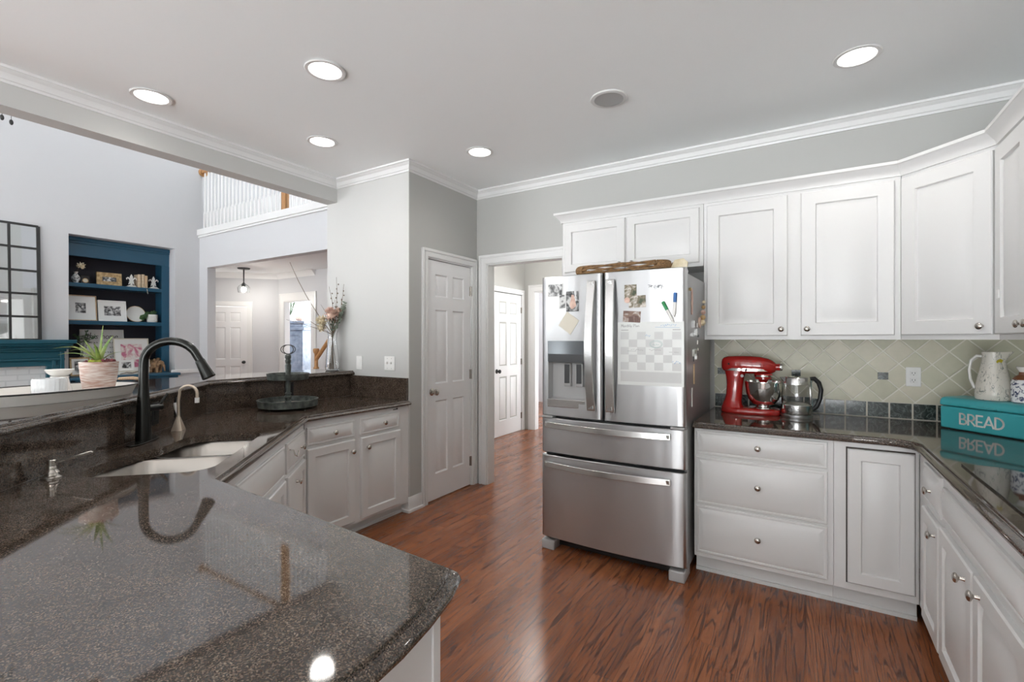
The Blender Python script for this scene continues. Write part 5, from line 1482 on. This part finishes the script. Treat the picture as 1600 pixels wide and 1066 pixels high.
# bottom: signs and frames on the ledge
t = framed('framed_sign', 'tall white wall sign lettered this home in black script, on the bottom shelf', 2.655, .22, Z3, .50, .635, 'whitem', .0, None, .02, 7)
mb = MB(); mx = RX(-7) @ T(0, .0055, 0)
tw = textw('this home', .085, .10)
write(mb, 'this home', -tw / 2 - .0, .505, .085, .0075, .10, mx, slant=.2)
for r in range(5):
    z = .44 - .07 * r
    for q in range(13):
        x = -.19 + .03 * q
        if (q * 7 + r * 3) % 6 == 5: continue
        strokes(mb, [[(x, z), (x, z + .016)], [(x, z + .016), (x + .012, z + .008 * (q % 3))], [(x + .012, z), (x + .012, z + .012)]], .0038, mx=mx)
mb.build('lettering', 'ink', t, smooth=0)
framed('framed_portrait', 'large white-matted frame with a portrait of two people in pink, bottom shelf', 2.965, .10, Z3, .43, .51, 'cream', .07, 'photo_e', .014, 8)
framed('framed_photo', 'small white frame with a black and white photo in front of the pink portrait', 2.870, -.02, Z3 + .045, .185, .155, 'paper', .03, 'photo_b', .012, 8, pw=.11, ph=.085)
framed('framed_photo', 'small grey frame half hidden behind the aloe pot on the bottom shelf', 2.375, .02, Z3, .21, .25, 'gold', .03, 'photo_a', .018, 10)
t = thing('book', 'pale book lying flat under the small black and white frame', 'book', (SHX + .055, 2.90, Z3 + .0008), 0, 'flat books on the ledge')
MB().box(-.09, .09, -.13, .12, 0, .006).box(-.09, .09, -.13, .12, .036, .042).box(-.09, -.084, -.13, .12, .006, .036).build('cover', 'cream', t, smooth=0)
MB().box(-.083, .086, -.126, .116, .0062, .0358).build('pages', 'paper', t, smooth=0)
o = MB().tube([(.0, -.16, .0), (.01, -.09, .018), (-.004, -.02, .01), (.012, .05, .026), (.0, .12, .036), (.01, .16, .022)], [.006, .010, .011, .010, .009, .004], 9).tube([(.012, .05, .026), (.03, .09, .05), (.034, .13, .046)], [.008, .006, .003], 8).build('driftwood', 'traywood')
o.location = (SHX + .19, 2.94, Z3 + .010); tag(o, 'thin driftwood branch lying along the edge of the blue ledge', 'branch')
def elephant(label, y, d, z, s_, trunk_up):
    t = thing('elephant_figurine', label, 'figurine', shelf_pt(y, d, z), 25, 'carved elephants')
    mb = MB()
    mb.ball((0, 0, .105), .066, 16, .9, Matrix.Diagonal((1.25 * s_, .85 * s_, s_, 1)))
    for x in (-.05, .05):
        for yy in (-.03, .03): mb.lathe([(0, 0), (.026, 0), (.022, .03), (.026, .09), (0, .10)], 12, Matrix.Diagonal((s_, s_, s_, 1)) @ T(x, yy, 0))
    mb.ball((0, 0, 0), .042, 14, 1.1, Matrix.Diagonal((s_, s_, s_, 1)) @ T(.09, 0, .14))
    sg = [(.115, 0, .135), (.145, 0, .10), (.150, 0, .05), (.160, 0, .025)] if not trunk_up else [(.115, 0, .135), (.15, 0, .14), (.165, 0, .19), (.150, 0, .23)]
    mb.tube([tuple(Vector(p_) * s_) for p_ in sg], [.022 * s_, .016 * s_, .011 * s_, .008 * s_], 10)
    for yy in (-1, 1): mb.ball((0, 0, 0), .036, 12, 1.3, Matrix.Diagonal((s_, s_, s_, 1)) @ T(.075, .042 * yy, .13) @ Matrix.Diagonal((.9, .3, 1, 1)))
    mb.tube([tuple(Vector(p_) * s_) for p_ in ((-.08, 0, .13), (-.095, 0, .09), (-.092, 0, .055))], [.006 * s_, .004 * s_, .005 * s_], 6)
    mb.build('carved_body', 'eleph', t)
    return t
elephant('carved wooden elephant standing on the ledge at the end of the bookcase', 3.215, -.04, Z3, .95, False)
elephant('darker carved elephant with raised trunk behind the first one, against the bookcase back', 3.215, .20, Z3, 1.15, True)
t = thing('trailing_plant', 'airy dark green sprigs in a small vase on the bottom shelf behind the aloe', 'plant', shelf_pt(2.41, .2, Z3), 0)
MB().lathe([(0, 0), (.04, 0), (.055, .06), (.05, .16), (.022, .22), (.026, .26), (.020, .26), (.016, .22), (0, .2)], 22).build('vase', 'dkgrey', t)
for q in range(6):
    rnd = random.Random(q + 40)
    d = Vector((rnd.uniform(.0, .15), rnd.uniform(-.10, .14), rnd.uniform(.30, .38))); mb = MB(); p0 = Vector((0, 0, .24)); p1 = p0 + d
    md = p0.lerp(p1, .5) + Vector((0, 0, .06))
    mb.tube([p0, md, p1], .0022, 5)
    for j in range(12):
        pt_ = md.lerp(p1, j / 11); e_ = Vector((rnd.gauss(0, 1), rnd.gauss(0, 1), rnd.gauss(0, .6))).normalized()
        mb.tube([pt_, pt_ + e_ * .022, pt_ + e_ * .04], [.002, .010, .002], 5, flat=.3)
    mb.build('sprig', 'greystem' if q % 2 else 'leafd', t, smooth=60)

# ------------------------------------------------------------------ balcony railing
rl = thing('balcony_railing', 'white baluster railing with golden oak posts and handrail on the upstairs balcony', 'railing', (0, 3.85, 3.09))
bal = None
def rail_x(a, b):
    n = int(round((b - a) / .098)); return [a + (b - a) * (k + .5) / n for k in range(n)]
NEW = (-5.92,)
first = None
for x in rail_x(-8.08, -5.98) + rail_x(-5.86, -3.74):
    if first is None:
        first = MB().box(-.018, .018, -.018, .018, 0, .26).lathe([(.018, .26), (.0205, .275), (.014, .29), (.017, .34), (.0155, .60), (.0105, .90)], 10).build('baluster', 'trim', rl, smooth=40); o = first
    else:
        o = first.copy(); COL.objects.link(o); o.parent = rl
    o.location = (x, 0, 0)
MB().box(-8.09, -3.70, -.03, .03, .895, .935).build('handrail', 'oak', rl, smooth=0, bevel=.012)
MB().box(-5.965, -5.875, -.045, .045, 0, .98).box(-5.975, -5.865, -.055, .055, .98, 1.01).build('newel_post', 'oak', rl, smooth=0, bevel=.004)
MB().lathe([(0, 0), (.065, 0), (.065, .012), (.055, .02), (0, .022)], 24, T(-8.099, 0, .915) @ RY(90)).build('wall_rosette', 'oak', rl)

# ceiling fan whose pull chains show under the beam
fn = thing('ceiling_fan', 'living room ceiling fan of which only the two pull chains hang below the beam', 'ceiling fan', (-5.8, 1.19, 5.48))
MB().lathe([(0, 0), (.07, 0), (.06, -.05), (.015, -.07), (.014, -1.65), (0, -1.65)], 18).build('down_rod', 'iron', fn)
MB().lathe([(0, -1.62), (.06, -1.63), (.13, -1.68), (.14, -1.78), (.09, -1.84), (0, -1.86)], 28).build('motor_housing', 'iron', fn)
for q in range(5): MB().box(.12, .66, -.065, .065, -1.775, -1.765, RZ(72 * q + 20) @ T(0, 0, 0)).build('blade', 'oak', fn, smooth=0, bevel=.004)
MB().lathe([(0, -1.86), (.05, -1.87), (.09, -1.93), (.06, -2.0), (0, -2.01)], 24).build('glass_bowl', 'frost', fn)
for y, z in ((-.025, -2.24), (.03, -2.26)):
    MB().tube([(.03, y, -1.86), (.05, y, -2.05), (.05, y, z)], .002, 6).ball((.05, y, z), .014, 8, 1.7).build('pull_chain', 'iron', fn)

# ------------------------------------------------------------------ foyer
t = thing('pendant_light', 'small lit glass pendant hanging on a dark rod in the foyer', 'pendant light', (-8.98, 4.98, 2.716))
MB().lathe([(0, 0), (.11, 0), (.10, -.02), (.012, -.03), (.010, -.27), (.035, -.30), (.035, -.34), (0, -.34)], 20).build('rod', 'iron', t)
MB().lathe([(.035, -.30), (.085, -.335), (.105, -.37), (.095, -.46), (.088, -.46), (.098, -.37), (.08, -.34), (.035, -.31)], 28).build('glass_shade', 'frost', t)
MB().ball((0, 0, -.40), .05, 14).build('bulb', 'pend', t)
L = bpy.data.lights.new('pendant_glow', 'POINT'); L.energy = 22; L.color = (1, .95, .88); L.shadow_soft_size = .06
lo = bpy.data.objects.new('pendant_glow', L); COL.objects.link(lo); lo.parent = t; lo.location = (0, 0, -.52)
t = thing('china_hutch', 'weathered blue-grey tall cupboard in the dining room past the cased opening', 'cupboard', (-11.38, 7.35, 0), 28)
MB().box(-.48, .48, 0, .45, .08, 1.62).build('carcass', 'hutch', t, smooth=0, bevel=.01)
MB().box(-.54, .54, -.05, .47, 1.62, 1.70).box(-.51, .51, -.03, .46, 1.70, 1.78).box(-.55, .55, -.06, .48, 1.78, 1.85).build('cornice', 'hutch', t, smooth=0, bevel=.012)
for x0 in (-.44, .02): cd = MB().rects(x0, x0 + .42, .16, 1.55, [(0, 0), (0, -.02), (.06, -.02), (.07, -.008), (.10, -.008)]).build('door', 'hutch', t, smooth=0)
MB().box(-.5, .5, .02, .44, 0, .08).build('plinth', 'hutch', t, smooth=0)
t = thing('house_plant', 'spiky green plant standing on top of the blue-grey cupboard', 'plant', (-11.45, 7.55, 1.8505))
MB().lathe([(0, 0), (.09, 0), (.12, .16), (.10, .16), (.09, .13), (0, .13)], 20).build('pot', 'white', t)
for q in range(16):
    rnd = random.Random(q); a = rnd.uniform(0, 6.28); r = rnd.uniform(.1, .3)
    MB().tube([(0, 0, .13), (r * .5 * cos(a), r * .5 * sin(a), .13 + rnd.uniform(.3, .45)), (r * cos(a), r * sin(a), .13 + rnd.uniform(.3, .55))], [.01, .014, .002], 6, flat=.3).build('frond', 'leafd', t, smooth=60)
t = thing('ceramic_pumpkin', 'pale pink round ornament beside the plant on the blue-grey cupboard', 'ornament', (-11.13, 7.60, 1.8505))
MB().lathe([(0, 0), (.07, .01), (.10, .06), (.08, .11), (0, .12)], 20).build('body', 'petalp', t)
st = thing('stair_newel', 'golden oak newel post with a sloping handrail at the foot of the foyer stairs', 'newel post', (-7.42, 5.4, 0))
MB().box(-.045, .045, -.045, .045, 0, .85).lathe([(.045, .85), (.05, .87), (.032, .90), (.032, 1.12), (.05, 1.15), (.055, 1.19), (.045, 1.215), (.0, 1.22)], 18).build('newel_post', 'oak', st, smooth=40)
MB().tube([(0, 0, 1.02), (.34, .0, 1.36), (.62, .0, 1.62)], .035, 10).build('handrail', 'oak', st)
o = MB().box(0, .30, -.02, 0, 0, .42).build('frame', 'iron', None, smooth=0, bevel=.004); o.name = 'framed_print'
o.location = (-7.42, 5.797, 1.28); tag(o, 'small dark framed print on the wall behind the stair newel', 'framed picture')
MB().box(.03, .27, -.022, -.019, .03, .39).build('print', 'paper', o, smooth=0)

t = thing('added_hall_light', 'unseen ceiling light added to brighten the hall beyond the cased doorway', 'ceiling light', (-2.6, 5.0, CEIL))  # unseen lamp, added because the hall came out dark
MB().lathe([(0, 0), (.16, 0), (.16, -.02), (0, -.02)], 28).build('pan', 'nickel', t)
MB().lathe([(.15, -.02), (.14, -.06), (.08, -.09), (0, -.10)], 28).build('glass_bowl', 'pend', t)
L = bpy.data.lights.new('hall_fill', 'POINT'); L.energy = 55; L.color = (1, .98, .95); L.shadow_soft_size = .12
lo = bpy.data.objects.new('hall_fill', L); COL.objects.link(lo); lo.parent = t; lo.location = (0, 0, -.22)
# far room seen through the hall
t = thing('console_table', 'brown wooden console in the bright room beyond the hall', 'table', (-3.75, 8.6, 0))
MB().box(-.8, .8, 0, .42, .80, .85).build('table_top', 'sofa', t, smooth=0, bevel=.006)
for x in (-.76, .70):
    for y in (.03, .33): MB().box(x, x + .06, y, y + .06, 0, .80).build('leg', 'sofa', t, smooth=0)
MB().box(-.75, .75, .05, .38, .22, .26).build('lower_shelf', 'sofa', t, smooth=0)
t = thing('house_plant', 'leafy plant on the brown console in the room beyond the hall', 'plant', (-3.8, 8.8, .8505))
MB().lathe([(0, 0), (.09, 0), (.11, .15), (.09, .15), (.08, .12), (0, .12)], 20).build('pot', 'white', t)
for q in range(14):
    rnd = random.Random(q + 9); a = rnd.uniform(0, 6.28); r = rnd.uniform(.1, .28)
    MB().tube([(0, 0, .12), (r * .5 * cos(a), r * .5 * sin(a), .12 + rnd.uniform(.2, .3)), (r * cos(a), r * sin(a), .12 + rnd.uniform(.2, .4))], [.01, .03, .003], 6, flat=.25).build('leaf', 'leafd', t, smooth=60)
